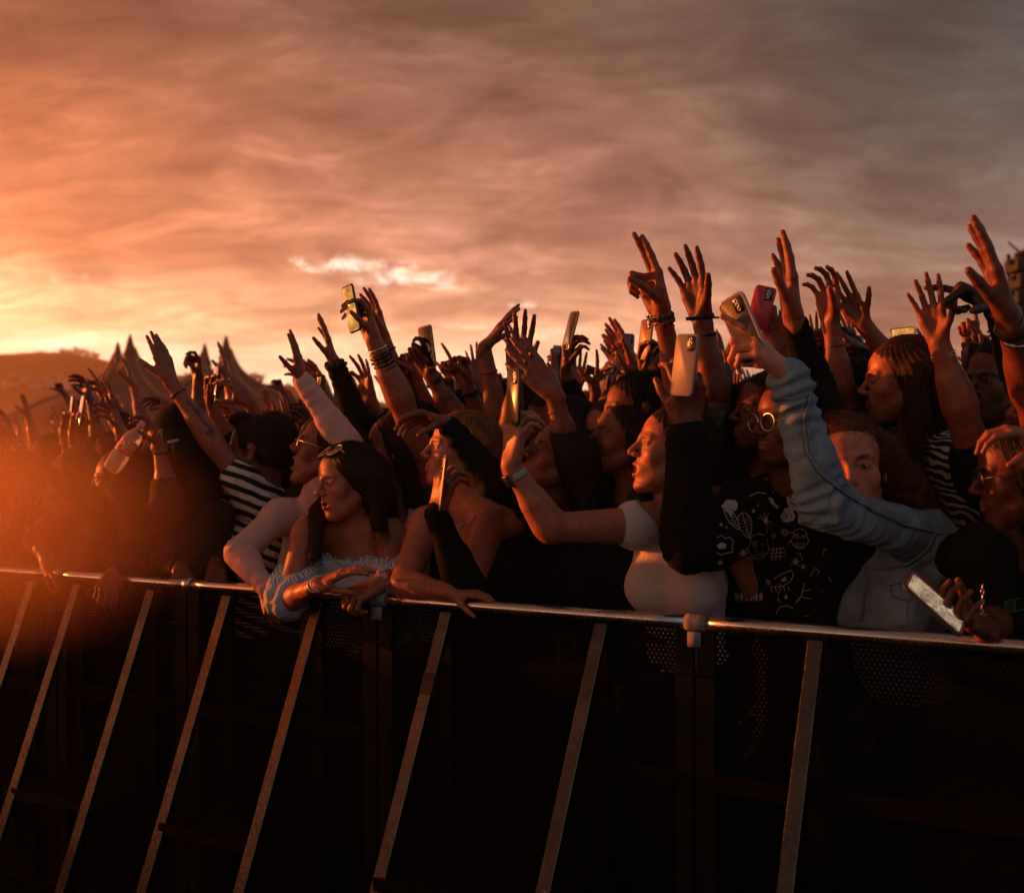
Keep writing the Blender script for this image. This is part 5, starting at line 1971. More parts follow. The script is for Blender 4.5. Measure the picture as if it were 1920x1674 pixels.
X14 = person('woman in a blue denim jacket looking at the camera, sleeve raised with a phone', (1588, 884, 14, 1, -5, 1.22), k=.22, skin=(.46, .175, .095), seed=14, neck=(1668, 1000, .04), yaw=46, bs=.98, arms=[
    A(S=(1738, 1012, -.02), E=(1544, 948, -.22), W=(1477, 700, -.26), T=(1368, 600, -.28), palm=(-.45, .55, -.70), th=(-.2, .6, 1), pose='gripup', hs=1.15, r=1.02)],
    hair=A(mat='hair_auburn', n=3400, fringe=.012, lift=.009, wave=.010, locks=[[(-.07, -.03, .03, 0), (1700, 920, .05), (1748, 985, .03), (.055, .045)], [(0, -.08, .02, 0), (1690, 930, .14), (1730, 1050, .14), (.08, .06)]]),
    top=A(mat='denim', name='denim_jacket', neck='none', sleeves=(1.97, 1.9), rt=.016, t=.020, wr=.010, scale=15, cuff=.04, low=-.42), det=3)
add_marks(X14, [
    ([(1518, 742), (1506, 790), (1514, 850), (1540, 888), (1584, 925), (1640, 958), (1700, 985), (1765, 1000)], .0042, 1),
    ([(1515, 742), (1503, 790), (1510, 851), (1537, 891), (1582, 928), (1638, 962), (1699, 989), (1764, 1004)], .0009, 2),
    ([(1523, 742), (1511, 790), (1519, 848), (1544, 885), (1588, 921), (1643, 954), (1702, 981)], .0006, 3),
    ([(1530, 744), (1518, 790), (1526, 846), (1550, 881), (1593, 916), (1648, 948), (1707, 975)], .0006, 3),
    ([(1752, 1000), (1738, 1030), (1700, 1058), (1650, 1066), (1610, 1062)], .0034, 1), ([(1756, 1004), (1742, 1034), (1702, 1062), (1651, 1070)], .0009, 2),
    ([(1448, 742), (1480, 748), (1520, 738)], .0030, 1), ([(1446, 748), (1480, 754), (1522, 744)], .0008, 2),
    ([(1770, 1010), (1782, 1090), (1786, 1160)], .0026, 1),
    ([(1628, 1080), (1618, 1120), (1612, 1165)], .0030, 1), ([(1634, 1080), (1624, 1120), (1618, 1165)], .0008, 2), ([(1642, 1080), (1632, 1120), (1626, 1165)], .0006, 3),
    ([(1668, 1096), (1726, 1090), (1732, 1112), (1702, 1124), (1672, 1116), (1668, 1096)], .0022, 1), ([(1672, 1120), (1702, 1128), (1733, 1116)], .0008, 2), ([(1702, 1128), (1700, 1165)], .0016, 1)], [], ['denim', 'seam_groove', 'stitch'])

X15 = person('dark haired woman in black with glasses at the right edge, phone held low', (1918, 894, 102, -8, 0, 1.08), k=.20, skin=TAN, seed=15, neck=(1916, 1005, .02), smile=.004, arms=[
    A(S=(1838, 1040, -.03), E=(1872, 1165, -.05), W=(1846, 1178, -.20), T=(1742, 1150, -.28), palm=(-.1, -.45, 1), th=(-.2, .7, .5), pose='hold', hs=1.06, r=1.1)],
    hair=A(mat='hair_black', n=2200, locks=[[(-.066, -.03, .03, 0), (1945, 960, .0), (1960, 1060, .0), (.06, .06)], [(.066, -.02, .03, 0), (1858, 960, .06), (1846, 1030, .06), (.03, .02)],
        [(0, -.08, .02, 0), (1950, 960, .12), (1970, 1060, .12), (.08, .07)]]),
    top=A(mat='cloth_black', name='t_shirt', sleeves=(1.2, 1.0), rt=.014, t=.016, wr=.006), det=3)
glasses(X15, 'metal_dark', r=.022, lens='lens_clear')
add_marks(X15, [([(1884, 1128), (1886, 1150), (1918, 1142)], .0012, 1), ([(1884, 1128), (1918, 1120)], .0010, 1), ([(1902, 1126), (1903, 1144)], .001, 1)] +
    [([(cx + 3.2 * math.cos(a), cy + 3.2 * math.sin(a)) for a in np.linspace(0, 6.283, 9)], .0008, 1) for cx in (1890, 1897) for cy in (1133, 1143)], [], ['print_green'])
m_ = MB()
for i in range(11):
    u = i / 10; p = P(1842 - 14 * u + 5 * math.sin(3 * u), 1100 + 92 * u, X15.Y0 - .20)
    m_.ring(p, V3(1, 0, 0) if i % 2 else V3(.3, 1, 0), UP, (.0035, .0062), .0014, 10, 5)
m_.build('bag_chain', MAT['metal_silver'], X15.o)

# ------------------------------------------------------------------ second and third rows: mostly arms above the heads
def raiser(label, S, E, W, T, k, pose='open', palm=LEFT, th=EDGE, side=1, hair='hair_dark', style='long', top='cloth_black', sl=.6, skin=MID,
           seed=0, det=2, sex='f', head=None, yaw=80, pitch=4, dk=(0, -.06, -.1), neck='crew', r=1.0, hs=1.0, fit=None, bs=1.0, group=None, n=None, rt=.010):
    if not label.startswith(('person', 'woman', 'dark haired')):
        label = 'person with ' + label
    Y0 = rail_y(S[0]) + k
    a = dict(S=P(S[0], S[1], Y0 + dk[0]), E=P(E[0], E[1], Y0 + dk[1]), W=P(W[0], W[1], Y0 + dk[2]), T=(T[0], T[1], dk[2]), palm=palm, th=th, pose=pose, r=r, hs=hs)
    if fit is not None: a['fit'] = fit
    rs = np.random.RandomState(seed)
    kw = dict(mouth=float(rs.choice([0, 0, .006, .014, .022])))
    if head is None:
        N = a['S'] + side * .165 * bs * ALONG + .012 * UP
        kw['neck'] = N; kw['H'] = N + UP * .158 + .02 * V3(-1, -.3, 0)
        head = (0, 0, yaw + rs.uniform(-12, 12), pitch + rs.uniform(-5, 9), 0)
    return person(label, head, arms=[a], Y0=Y0, k=k, sex=sex, skin=skin, seed=seed, det=det, bs=bs, group=group,
                  hair=A(style=style, mat=hair, n=n), top=A(mat=top, sleeves=(sl, .6), neck=neck, rt=rt), **kw)

X10 = raiser('woman in a white sleeveless shirt, raised arm with stacked bracelets holding a phone', (806, 898), (752, 752), (700, 638), (674, 556), .55, 'hold',
    (-.75, -.6, 0), (-.6, -1, 0), head=(738, 846, 84, 6, 0), top='cloth_white', sl=0, seed=10, skin=LITE, dk=(0, -.1, -.16), r=1.12, neck='tank', hs=1.04)
for t, tr, mt in ((.045, .0035, 'metal_dark'), (.058, .004, 'dark'), (.072, .004, 'dark'), (.086, .0032, 'dark'), (.100, .003, 'metal_dark'), (.03, .0028, 'metal_silver')):
    bracelet(X10, X10.al[0], t, .0285 + t * .06, tr, mt, knots=7 if mt == 'dark' else 0)
X19 = raiser('raised flat hand with a dark scrunchie above a long black sleeve', (705, 905), (668, 792), (628, 682), (602, 592), .75, 'flat', (-1, -.1, 0), (-.2, -1, 0), sl=1.93, seed=19, side=1)
m_ = MB(); q = X19.al[0]; c = q.W - .006 * nrm(q.W - q.E)
for i in range(16):
    a = 6.28 * i / 16; d = math.cos(a) * q.Rm[:, 0] + math.sin(a) * q.Rm[:, 2]
    m_.ring(c + d * .030 + nrm(q.W - q.E) * .006 * math.sin(i * 2.4), nrm(X19.rnd.normal(size=3)), nrm(X19.rnd.normal(size=3)), .0085, .0065, 8, 6)
m_.build('scrunchie', MAT['scrunchie'], X19.o)
X20 = raiser('open hand raised just behind the braceleted arm, dark wrist band', (790, 880), (760, 748), (720, 634), (690, 542), .95, 'open', (-.85, -.5, 0), (1, -.2, .2), seed=20, side=1, sl=.5)
bracelet(X20, X20.al[0], .045, .030, .004, 'dark', knots=5)
X21 = raiser('small hand making a ring sign, cord dangling from the wrist', (772, 905), (732, 832), (694, 746), (670, 664), 1.2, 'okay', (-.6, -.8, 0), (-1, -.4, 0), seed=21, side=1, sl=1.5, det=1)
m_ = MB(); q = X21.al[0]; m_.tube([q.W + V3(-.02, -.03, .05), q.W + V3(-.035, -.03, -.02), q.W + V3(-.02, -.03, -.10), q.W + V3(.02, -.03, -.12), q.W + V3(.03, -.03, -.05)], .0018, 5); m_.build('cord', MAT['dark'], X21.o)
X18 = raiser('a dark watch tapping at a phone raised before the bright horizon', (886, 868), (852, 775), (806, 702), (772, 618), .85, 'tap', (-.5, -.85, 0), (.5, -.6, .5), seed=18, side=1, sl=.6, skin=TAN, det=2)
watch(X18, X18.al[0], .03, 'dark')
X18b = raiser('thumb and curled fingers raised left of the tapped phone', (860, 880), (818, 800), (782, 715), (764, 640), 1.05, 'fist', (-.8, -.6, 0), (-.2, -.5, 1), seed=118, side=1, sl=1.3, det=1)
X17 = raiser('clenched fist with a thick bracelet raised low against the bright horizon', (930, 880), (900, 795), (877, 722), (862, 652), 1.0, 'fist', (-.7, -.7, 0), (.2, -1, .2), seed=17, side=1, sl=.7, skin=TAN, det=1)
bracelet(X17, X17.al[0], .03, .032, .006, 'dark', knots=6)
X17b = raiser('small spread hand between the fist and the bent wrist', (930, 885), (906, 790), (893, 712), (892, 652), 1.7, 'open', (-.2, .9, 0), (1, 0, 0), seed=117, side=1, sl=.7, det=1)
X16a = raiser('a bent wrist and red band, hand pointing up to the right', (962, 900), (934, 790), (908, 652), (968, 572), .80, 'flat', (.75, .2, -.7), (-.3, 1, .4), seed=16, side=1, sl=.4, hs=1.0, dk=(0, -.04, -.06))
bracelet(X16a, X16a.al[0], .085, .031, .0065, 'cloth_red', 'fabric_band')
X16b = raiser('open palm raised with thumb to the right, middle of the crowd', (985, 905), (958, 805), (968, 702), (984, 586), .72, 'open', (-.35, -.85, 0), (1, -.1, .2), seed=116, side=1, sl=.5, skin=TAN)
X16c = raiser('dark hand with long fingers fanned to the upper left above a thin bracelet', (1088, 935), (1066, 845), (1038, 738), (956, 640), .40, 'open', (-.2, .9, .3), (.6, .2, 1), seed=216, side=1, sl=.95, skin=(.20, .065, .035), dk=(0, -.1, -.16))
bracelet(X16c, X16c.al[0], .05, .029, .0022, 'metal_dark')
X16d = raiser('a black sleeve holding up a slim phone, right of the fanned hand', (1108, 885), (1085, 790), (1062, 700), (1070, 620), 1.05, 'hold', (.8, -.5, 0), (-.3, -1, .2), seed=316, side=1, sl=1.7, skin=TAN, det=1)
X16e = raiser('small open hand with thumb out, low behind the slim phone', (1118, 890), (1096, 800), (1080, 728), (1086, 665), 1.7, 'open', (-.2, -1, 0), (1, 0, 0), seed=416, side=1, sl=.6, det=1)

X10b = raiser('highest pointing hand with two fingers up, beaded bracelets and a star charm', (1304, 885), (1278, 748), (1240, 588), (1196, 436), .42, 'pair', (-.85, -.55, 0), (-.2, -1, 0), side=-1, seed=101, style='bun', hair='hair_black', sl=.4, skin=MID, dk=(0, -.12, -.20))
for t, tr, mt, kn in ((.010, .0065, 'dark', 9), (.024, .005, 'metal_dark', 8), (.040, .003, 'cloth_red', 0)):
    bracelet(X10b, X10b.al[0], t, .028, tr, mt, knots=kn)
m_ = MB(); q = X10b.al[0]; c = P(1216, 595, q.W[1] - .02)
m_.tube([c + V3(.02, 0, .004), c + V3(.006, 0, .003)], .0012, 5)
for i in range(5):
    a = 1.257 * i + .3; m_.tube([c, c + .0085 * V3(math.cos(a), .1, math.sin(a))], [.0024, .0012], 5)
m_.build('star_charm', MAT['dark'], X10b.o)
X9b = raiser('open hand beside the pointing hand, black knotted bands at the wrist', (1352, 890), (1340, 735), (1316, 596), (1288, 466), .45, 'open', (-.7, -.75, 0), (1, -.3, .2), side=1, seed=102, sl=.5, skin=TAN, style='short', sex='m', bs=.95, dk=(0, -.05, -.06))
for t, tr in ((-.002, .006), (.052, .004)): bracelet(X9b, X9b.al[0], t, .0285, tr, 'dark', knots=4)
m_ = MB(); c = P(1336, 598, X9b.al[0].W[1] - .03); m_.tube([c - V3(.075, 0, 0), c - V3(.03, 0, -.004), c + V3(.02, 0, .004)], [.006, .004, .003], 6); m_.build('band_end', MAT['dark'], X9b.o)
X12b = raiser('small phone held in portrait far back left of the pointing arm', (1252, 872), (1234, 796), (1214, 712), (1206, 622), 1.15, 'hold', (.5, -.8, 0), (-.6, -.5, .4), side=-1, seed=103, sl=1.2, skin=TAN, det=1)
bracelet(X12b, X12b.al[0], .05, .03, .004, 'metal_silver')
X29 = raiser('dark open hand in black sleeve in front of the knotted bands, lower', (1400, 880), (1385, 800), (1362, 735), (1338, 648), .60, 'open', (-.3, .9, 0), (-1, .2, .3), side=1, seed=104, sl=1.95, skin=DEEP, hair='hair_black', det=1)
X24 = raiser('person lifting a plastic cup of dark drink behind the phone in the black sleeve', (1372, 935), (1378, 880), (1352, 838), (1338, 770), .55, 'hold', (-.6, -.7, 0), (-.4, -.6, .6), side=1, seed=105, sl=1.6, skin=TAN, hair='hair_black', det=1)
X11b = raiser('red phone held aloft behind the denim sleeve', (1502, 885), (1482, 760), (1456, 655), (1440, 585), .85, 'hold', (.3, .9, 0), (-.9, .2, .3), side=-1, seed=106, sl=.5, skin=TAN, style='short', sex='m')
X8b = raiser('tall flat hand raised straight up at the end of a black sleeve', (1572, 880), (1526, 738), (1488, 600), (1473, 441), .50, 'flat', (-1, .02, 0), (-.1, -1, 0), side=-1, seed=107, sl=1.90, skin=MID, style='short', sex='m', bs=.95, dk=(0, -.15, -.28))
X7a = raiser('raised hand with fingers bent back to the left, thin bracelet', (1602, 872), (1578, 735), (1558, 606), (1550, 484), .75, 'claw', (-.8, -.6, 0), (-.7, -.7, .2), side=-1, seed=108, sl=.6, skin=MID, style='curly', hair='hair_black', fit=True, dk=(0, -.05, -.06))
bracelet(X7a, X7a.al[0], .07, .031, .003, 'metal_dark')
X7b = raiser('a lit palm on a dark sleeved arm, beside the bent back hand', (1716, 860), (1690, 700), (1618, 606), (1566, 516), .85, 'open', (-.5, -.85, .2), (1, -.2, .3), side=-1, seed=109, sl=1.3, skin=MID, hair='hair_black', style='curly', dk=(0, -.05, -.08))
X7c = raiser('curled hand hanging low under the lit palm', (1640, 880), (1626, 760), (1606, 655), (1580, 640), 1.0, 'droop', (-.4, -.4, -.8), (-.4, -1, .2), side=-1, seed=110, sl=.6, skin=TAN, hair='hair_black', det=1)
X7d = raiser('small distant open hand left of the bent back hand', (1556, 870), (1540, 750), (1532, 660), (1528, 602), 1.9, 'open', (-.3, -1, 0), (1, 0, 0), side=-1, seed=111, det=1)
X7e = raiser('small distant spread hand below the lit palm', (1620, 870), (1604, 740), (1600, 655), (1584, 600), 1.9, 'open', (-.3, .9, 0), (-1, 0, 0), side=1, seed=112, det=1)

X1z = person('woman in a zebra print top with streaked hair, face in profile lit orange', (1692, 718, 101, -3, 0, 1.06), k=.62, skin=PALE, seed=51, neck=(1722, 815, .02), smile=.002,
    hair=A(mat='hair_brown', n=2200, locks=[[(-.066, -.02, .03, 0), (1722, 780, -.10), (1716, 850, -.14), (.036, .02)], [(-.06, -.05, .03, 0), (1745, 790, .0), (1752, 850, -.02), (.05, .035)], [(0, -.08, .02, 0), (1760, 800, .1), (1775, 900, .1), (.075, .06)]]),
    top=A(mat='zebra', name='zebra_top', sleeves=(.8, .8), rt=.018, t=.016, wr=.006), det=2, bs=1.05,
    arms=[A(S=(1778, 868, -.10), E=(1800, 1010, -.16), W=(1790, 1110, -.2), T=(1780, 1190, -.2), palm=(-1, 0, 0), th=(0, -1, 0), pose='relax')])
X2p = raiser('open lit palm and thin bracelet above the zebra print top', (1838, 892), (1802, 768), (1760, 640), (1734, 517), .42, 'open', (-.6, -.85, 0), (1, -.2, .2), side=1, seed=52, sl=.3, skin=LITE, hair='hair_dark', dk=(0, -.06, -.08), r=1.08)
bracelet(X2p, X2p.al[0], .035, .028, .0022, 'metal_gold'); bracelet(X2p, X2p.al[0], .042, .028, .0018, 'metal_gold')
X3b = raiser('largest raised hand, black leather cuff and silver chain, at the right edge', (1985, 905), (1938, 740), (1892, 600), (1830, 398), .22, 'flat', (-.95, .28, 0), (-.4, -1, 0), side=1, seed=53, sl=.3, skin=TAN, sex='m', style='short', hs=1.02, dk=(0, -.12, -.24))
bracelet(X3b, X3b.al[0], -.004, .0285, .0028, 'dark'); bracelet(X3b, X3b.al[0], .024, .0285, .0105, 'dark', 'leather_cuff'); bracelet(X3b, X3b.al[0], .052, .031, .0026, 'metal_silver', knots=12, tilt=.4)
X4p = raiser('black silhouetted hand pointing left behind the largest raised hand', (1968, 850), (1925, 700), (1872, 572), (1728, 508), .50, 'shaka', (-.3, .2, -1), (-.3, -1, -.1), side=1, seed=54, sl=1.9, skin=(.035, .014, .009), hair='hair_black', dk=(0, -.1, -.15), style='short', sex='m')  # skin set near black to stand in for the nearer hand's shadow
X5m = person('dark haired man looking left behind the open lit palm', (1872, 722, 64, 0, 0, 1.08), k=.85, sex='m', skin=(.16, .055, .03), seed=55, hair=A(style='short', mat='hair_black'), top=A(mat='cloth_coal'), det=2, stubble=.3)
X6p = raiser('pink lit fingers curling in from the right edge, beside the dark haired woman', (2040, 985), (2030, 900), (1958, 818), (1880, 806), .18, 'claw', (-.2, .3, -1), (-.5, -.4, .9), side=1, seed=56, sl=.6, skin=LITE, dk=(0, -.14, -.30), fit=True)
X4q = raiser('small hand pointing one finger up behind the open lit palm', (1868, 862), (1846, 740), (1826, 650), (1812, 572), 1.35, 'point', (-.6, -.7, 0), (-.5, -1, 0), side=1, seed=57, det=1, skin=MID)
X4r = raiser('dark fist low beside the distant pointing finger', (1880, 870), (1858, 760), (1842, 690), (1832, 632), 1.1, 'fist', (-.7, -.7, 0), (-.2, -1, 0), side=1, seed=58, det=1, skin=TAN)

X13b = person('brown haired woman half hidden, one eye showing, behind the glasses woman', (1142, 822, 48, 2, 0, 1.02), k=.72, skin=LITE, seed=61, hair=A(mat='hair_brown', n=1800), top=A(mat='cloth_coal'), det=2)
X14b = person('person in profile with parted lips, just behind the woman in the white top', (1226, 866, 86, 8, 0, 1.02), k=.52, skin=TAN, seed=62, hair=A(mat='hair_brown'), top=A(mat='cloth_black'), det=2, mouth=.008)
X28 = person('person with an orange lit face behind the raised phone in the middle', (992, 796, 84, 0, 0), k=1.0, skin=LITE, seed=63, hair=A(mat='hair_brown'), top=A(mat='cloth_brown'), det=2)
X15b = raiser('dark haired person with hair bun filming with a tilted phone far back', (1180, 858), (1160, 800), (1145, 752), (1132, 690), 1.5, 'hold', (.5, -.8, 0), (-.6, -.5, .4), side=1, seed=64, head=None, style='bun', hair='hair_black', det=1, sl=1.4)
X32a = person('person with a dark curly mop of hair beside the tall black sleeve', (1532, 712, 92, 0, 0, 1.05), k=1.0, skin=TAN, seed=65, sex='m', hair=A(style='curly', mat='hair_black'), top=A(mat='cloth_black'), det=1)
X32b = person('dark haired person just above the denim sleeve, mostly in shadow', (1590, 752, 95, 0, 0, 1.05), k=.80, skin=TAN, seed=66, sex='m', hair=A(style='short', mat='hair_black'), top=A(mat='cloth_black'), det=1)

X22a = raiser('gleaming phone held upright beside the tattooed arm', (452, 910), (430, 838), (402, 768), (398, 700), .95, 'hold', (.5, -.8, 0), (.3, -.6, .6), side=1, seed=71, sl=1.2, det=1)
X22b = raiser('bare forearm with fingers clawed left, behind the short haired man', (548, 925), (512, 846), (468, 756), (414, 688), .80, 'claw', (-.6, .5, -.4), (-.3, -.9, .3), side=1, seed=72, sl=.4, det=1, fit=True)
X22c = raiser('low forearm with open fingers under the clawed hand', (538, 925), (505, 868), (462, 800), (420, 760), 1.2, 'relax', (-.6, -.5, -.4), (-.3, -.9, .3), side=1, seed=73, sl=.4, det=1)
X23a = raiser('pair of hands at the left lifting a bright phone, nearer one', (172, 935), (158, 890), (142, 832), (150, 772), 1.0, 'hold', (.5, -.8, 0), (.2, -.8, .5), side=1, seed=74, sl=.5, det=1, skin=LITE)
X23b = raiser('hand behind at the left lifting a second smaller bright phone', (150, 930), (138, 880), (124, 826), (132, 776), 1.3, 'hold', (.5, -.8, 0), (.2, -.8, .5), side=-1, seed=75, sl=.5, det=1)
X23c = raiser('dark waving hand with bent fingers left of the circus tents', (205, 930), (188, 840), (172, 757), (156, 708), 1.6, 'claw', (-.8, -.5, 0), (-.2, -1, 0), side=1, seed=76, sl=1.2, det=1, skin=TAN)
X23d = raiser('spread hand in front of the left circus tent', (258, 925), (236, 846), (212, 774), (200, 718), 1.3, 'open', (-.7, -.6, 0), (-.4, -.9, .2), side=1, seed=77, sl=.9, det=1)
X23e = raiser('hand drooping to the left in front of the left circus tent', (420, 920), (376, 830), (326, 764), (276, 736), 1.5, 'droop', (-.3, -.3, -.9), (-.3, -1, 0), side=1, seed=78, sl=.5, det=1, fit=True)
X23f = raiser('low hand with a ring and dark band between the phones and the bottle', (262, 940), (250, 880), (226, 812), (196, 752), .75, 'relax', (-.7, -.6, 0), (-.3, -1, .2), side=1, seed=79, sl=.5, det=1)
bracelet(X23f, X23f.al[0], .02, .029, .005, 'dark')
X26 = raiser('a bare hand low between the pink sleeve and the braceleted arm', (660, 900), (632, 800), (608, 735), (588, 690), 1.3, 'relax', (-.7, -.6, 0), (-.3, -1, .3), side=1, seed=80, sl=.5, det=1)

# a thick band of arms further back
LAB_UP = 'person with one arm up, half hidden in the tight crowd behind the front rows'
rq = np.random.RandomState(77)
deep = []
for i in range(34):
    px = (470 + 1450 * (i + rq.uniform(.1, .9)) / 34)
    k_ = rq.uniform(.95, 2.3); Yq = rail_y(px) + k_; sc_ = F_PX / Yq
    ty = np.interp(px, [470, 900, 1200, 1920], [700, 660, 622, 585]) + rq.uniform(0, 95)
    ln = rq.uniform(-.10, .42)
    W_ = (px + .16 * sc_ * ln, ty + .165 * sc_); E_ = (W_[0] + .24 * sc_ * (ln * .8 + .05), W_[1] + .23 * sc_); S_ = (E_[0] + .24 * sc_ * (ln * .5 + .08), E_[1] + .22 * sc_)
    ps = ('open', 'flat', 'claw', 'hold', 'relax', 'point', 'hold', 'open', 'fist', 'horns')[i % 10]
    X = raiser('person deep in the crowd', S_, E_, W_, (px, ty), k_, ps, (-.7, rq.uniform(-.9, .7), 0), (rq.choice([-1, 1]), -.4, .1), side=rq.choice([-1, 1]), seed=500 + i, det=1,
               sl=(.5, 1.85, .6, 1.3)[i % 4], skin=(TAN, MID, TAN, DEEP, MID)[i % 5], style=('long', 'short', 'curly', 'bun', 'long')[i % 5], hair=('hair_black', 'hair_dark', 'hair_brown')[i % 3],
               top=('cloth_black', 'cloth_coal', 'cloth_brown', 'cloth_black', 'cloth_grey')[i % 5], n=200, r=rq.uniform(.9, 1.05), sex='m' if i % 3 == 1 else 'f', bs=.95)
    tag(X.o, LAB_UP, 'person', 'half hidden people with an arm up')
    if ps == 'hold':
        deep.append((X, i))

# ------------------------------------------------------------------ things held
for X, i in deep:
    A_ = X.al[0]; g_ = A_.Rm[:, 1]
    phone('small phone held up deep in the crowd', A_.W + g_ * .115 - A_.Rm[:, 2] * .030, g_ + .15 * UP, (rq.uniform(-.8, .6), .7, 0), mat=('phone_black', 'phone_silver', 'phone_gold')[i % 3], L=.145, Wd=.070,
          group='small phones deep in the crowd', lit='screen_amber' if i % 4 == 3 else None)
bp0, bp1 = P(263, 803, X4.al[0].W[1] + .0), P(206, 882, X4.al[0].W[1] - .02)
ax_ = nrm(bp1 - bp0); L_ = np.linalg.norm(bp1 - bp0)
prof = [(-.018, .0125), (-.002, .0125), (.0, .0125), (.010, .014), (.030, .027), (.048, .0305)] + [(.06 + .016 * i, .0300 + .0009 * math.sin(i * 1.9)) for i in range(int((L_ - .065) / .016))] + [(L_ - .006, .0285), (L_, .022)]
mb_ = MB(); mb_.tube([bp0 + ax_ * a for a, r in prof], [r for a, r in prof], 26)
ob = mb_.build('water_bottle', MAT['clear_plastic'], None, (bp0 + bp1) / 2)
tag(ob, 'clear ribbed plastic bottle held tilted by its neck, glinting orange', 'bottle')
mb_ = MB(); mb_.tube([bp0 + ax_ * .052, bp0 + ax_ * .100], [.0308, .0308], 26, caps=False); mb_.build('label_band', MAT['bottle_label'], ob)
mb_ = MB(); x_, y_ = nrm(np.cross(ax_, UP)), nrm(np.cross(ax_, np.cross(ax_, UP)))
for i in range(70):
    a, h_ = rng.uniform(0, 6.28), rng.uniform(.105, L_ - .03); d_ = math.cos(a) * x_ + math.sin(a) * y_
    mb_.ring(bp0 + ax_ * h_ + d_ * .0312, x_, ax_, .0009, rng.uniform(.0008, .0018), 6, 5)
mb_.build('glint_beads', MAT['glint_metal'], ob)  # tiny metal rings added to give the bottle a sparkle
mb_ = MB(); mb_.tube([bp0 - ax_ * .030, bp0 - ax_ * .012], [.0145, .0145], 20); mb_.build('screw_cap', MAT['cloth_white'], ob)

cc = P(1341, 800, X24.al[0].W[1] - .06)
mb_ = MB(); mb_.tube([cc - UP * .062, cc - UP * .058, cc + UP * .066], [.028, .031, .040], 26, caps=False); mb_.tube([cc + UP * .0645, cc + UP * .067], [.0405, .0405], 26, caps=False)
oc_ = mb_.build('plastic_cup', MAT['cup_clear'], None, cc)
tag(oc_, 'clear plastic cup of dark drink raised behind the black sleeve', 'cup')
mb_ = MB(); mb_.tube([cc - UP * .058, cc + UP * .040], [.0295, .0365], 26); mb_.build('drink', MAT['drink'], oc_)

def px_phone(label, a, b, Y, face, **kw):
    """a, b: photo pixels of the two ends; its size follows from the distance"""
    p, q = P(a[0], a[1], Y), P(b[0], b[1], Y + kw.pop('dy', 0))
    return phone(label, (p + q) / 2, q - p, face, **kw)

px_phone('phone with an amber screen held highest above the braceleted arm', (668, 626), (650, 532), X10.al[0].W[1] - .03, (-.80, -.6, .05), lit='screen_amber', L=.152)
px_phone('phone held upright before the face of the woman in the black dress', (824, 962), (837, 848), X9.al[0].W[1] - .035, (.97, .1, 0), mat='phone_gold', L=.158)
px_phone('black phone with its lens showing, held up by the woman with the watch', (962, 790), (964, 700), X12.al[0].W[1] - .0, (.90, .43, 0), L=.150)
px_phone('pale silver phone with two lenses above the wide black sleeve', (1278, 735), (1290, 634), X13.al[0].W[1] - .055, (.78, .62, .1), mat='phone_silver', L=.150, cams=2)
px_phone('phone in a clear case gripped in the raised denim sleeve', (1424, 690), (1364, 546), X14.al[0].W[1] + .0, (.80, .55, -.05), mat='case_dark', screen='screen_off', case='case_clear', L=.160, dy=.03)
px_phone('red phone raised behind the denim sleeve', (1416, 618), (1438, 536), X11b.al[0].W[1] - .05, (.30, .95, 0), mat='phone_red', L=.135, Wd=.066)
px_phone('phone with an orange edged case lying in the hand at the right, showing a picture', (1818, 1190), (1688, 1074), X15.al[0].W[1] - .085, (.55, -.60, .58), mat='phone_black', lit='screen_photo', case='case_orange', L=.150, Wd=.070, dy=.03)
px_phone('slim phone held edge on against the bright horizon', (1062, 650), (1077, 590), X16d.al[0].W[1] - .03, (-.93, -.35, 0), mat='phone_gold', L=.140)
px_phone('phone tapped by a finger against the bright horizon', (806, 690), (796, 612), X18.al[0].W[1] - .03, (-.70, -.70, 0), mat='phone_gold', L=.150)
px_phone('small phone in portrait far back left of the pointing arm', (1206, 668), (1214, 606), X12b.al[0].W[1] - .03, (.88, .48, 0), mat='phone_gold', L=.145, cams=1)
px_phone('tilted phone in both hands above the dark hair bun', (1122, 738), (1148, 686), X15b.al[0].W[1] - .03, (.7, .7, .1), mat='phone_silver', L=.14)
px_phone('phone catching the sun beside the tattooed arm', (400, 760), (409, 682), X22a.al[0].W[1] - .03, (-.85, -.45, 0), lit=None, screen='screen_mirror', L=.150)
px_phone('larger of the two bright phones at the left', (147, 800), (158, 742), X23a.al[0].W[1] - .03, (-.85, -.5, 0), screen='screen_mirror', L=.140)
px_phone('smaller of the two bright phones at the left', (132, 778), (137, 746), X23b.al[0].W[1] - .03, (-.85, -.5, 0), screen='screen_mirror', L=.10, Wd=.06)
px_phone('tiny phone showing an amber picture above the zebra print woman', (1682, 628), (1704, 626), 4.4, (0, -1, .1), lit='screen_amber', L=.10, Wd=.055)

# ------------------------------------------------------------------ the rest of the crowd: a few people copied many times
def copy_tree(o, parent=None):
    c = o.copy(); COL.objects.link(c)
    if parent is not None:
        c.parent = parent; c.matrix_parent_inverse = o.matrix_parent_inverse.copy()
    for ch in list(o.children):
        copy_tree(ch, c)
    return c

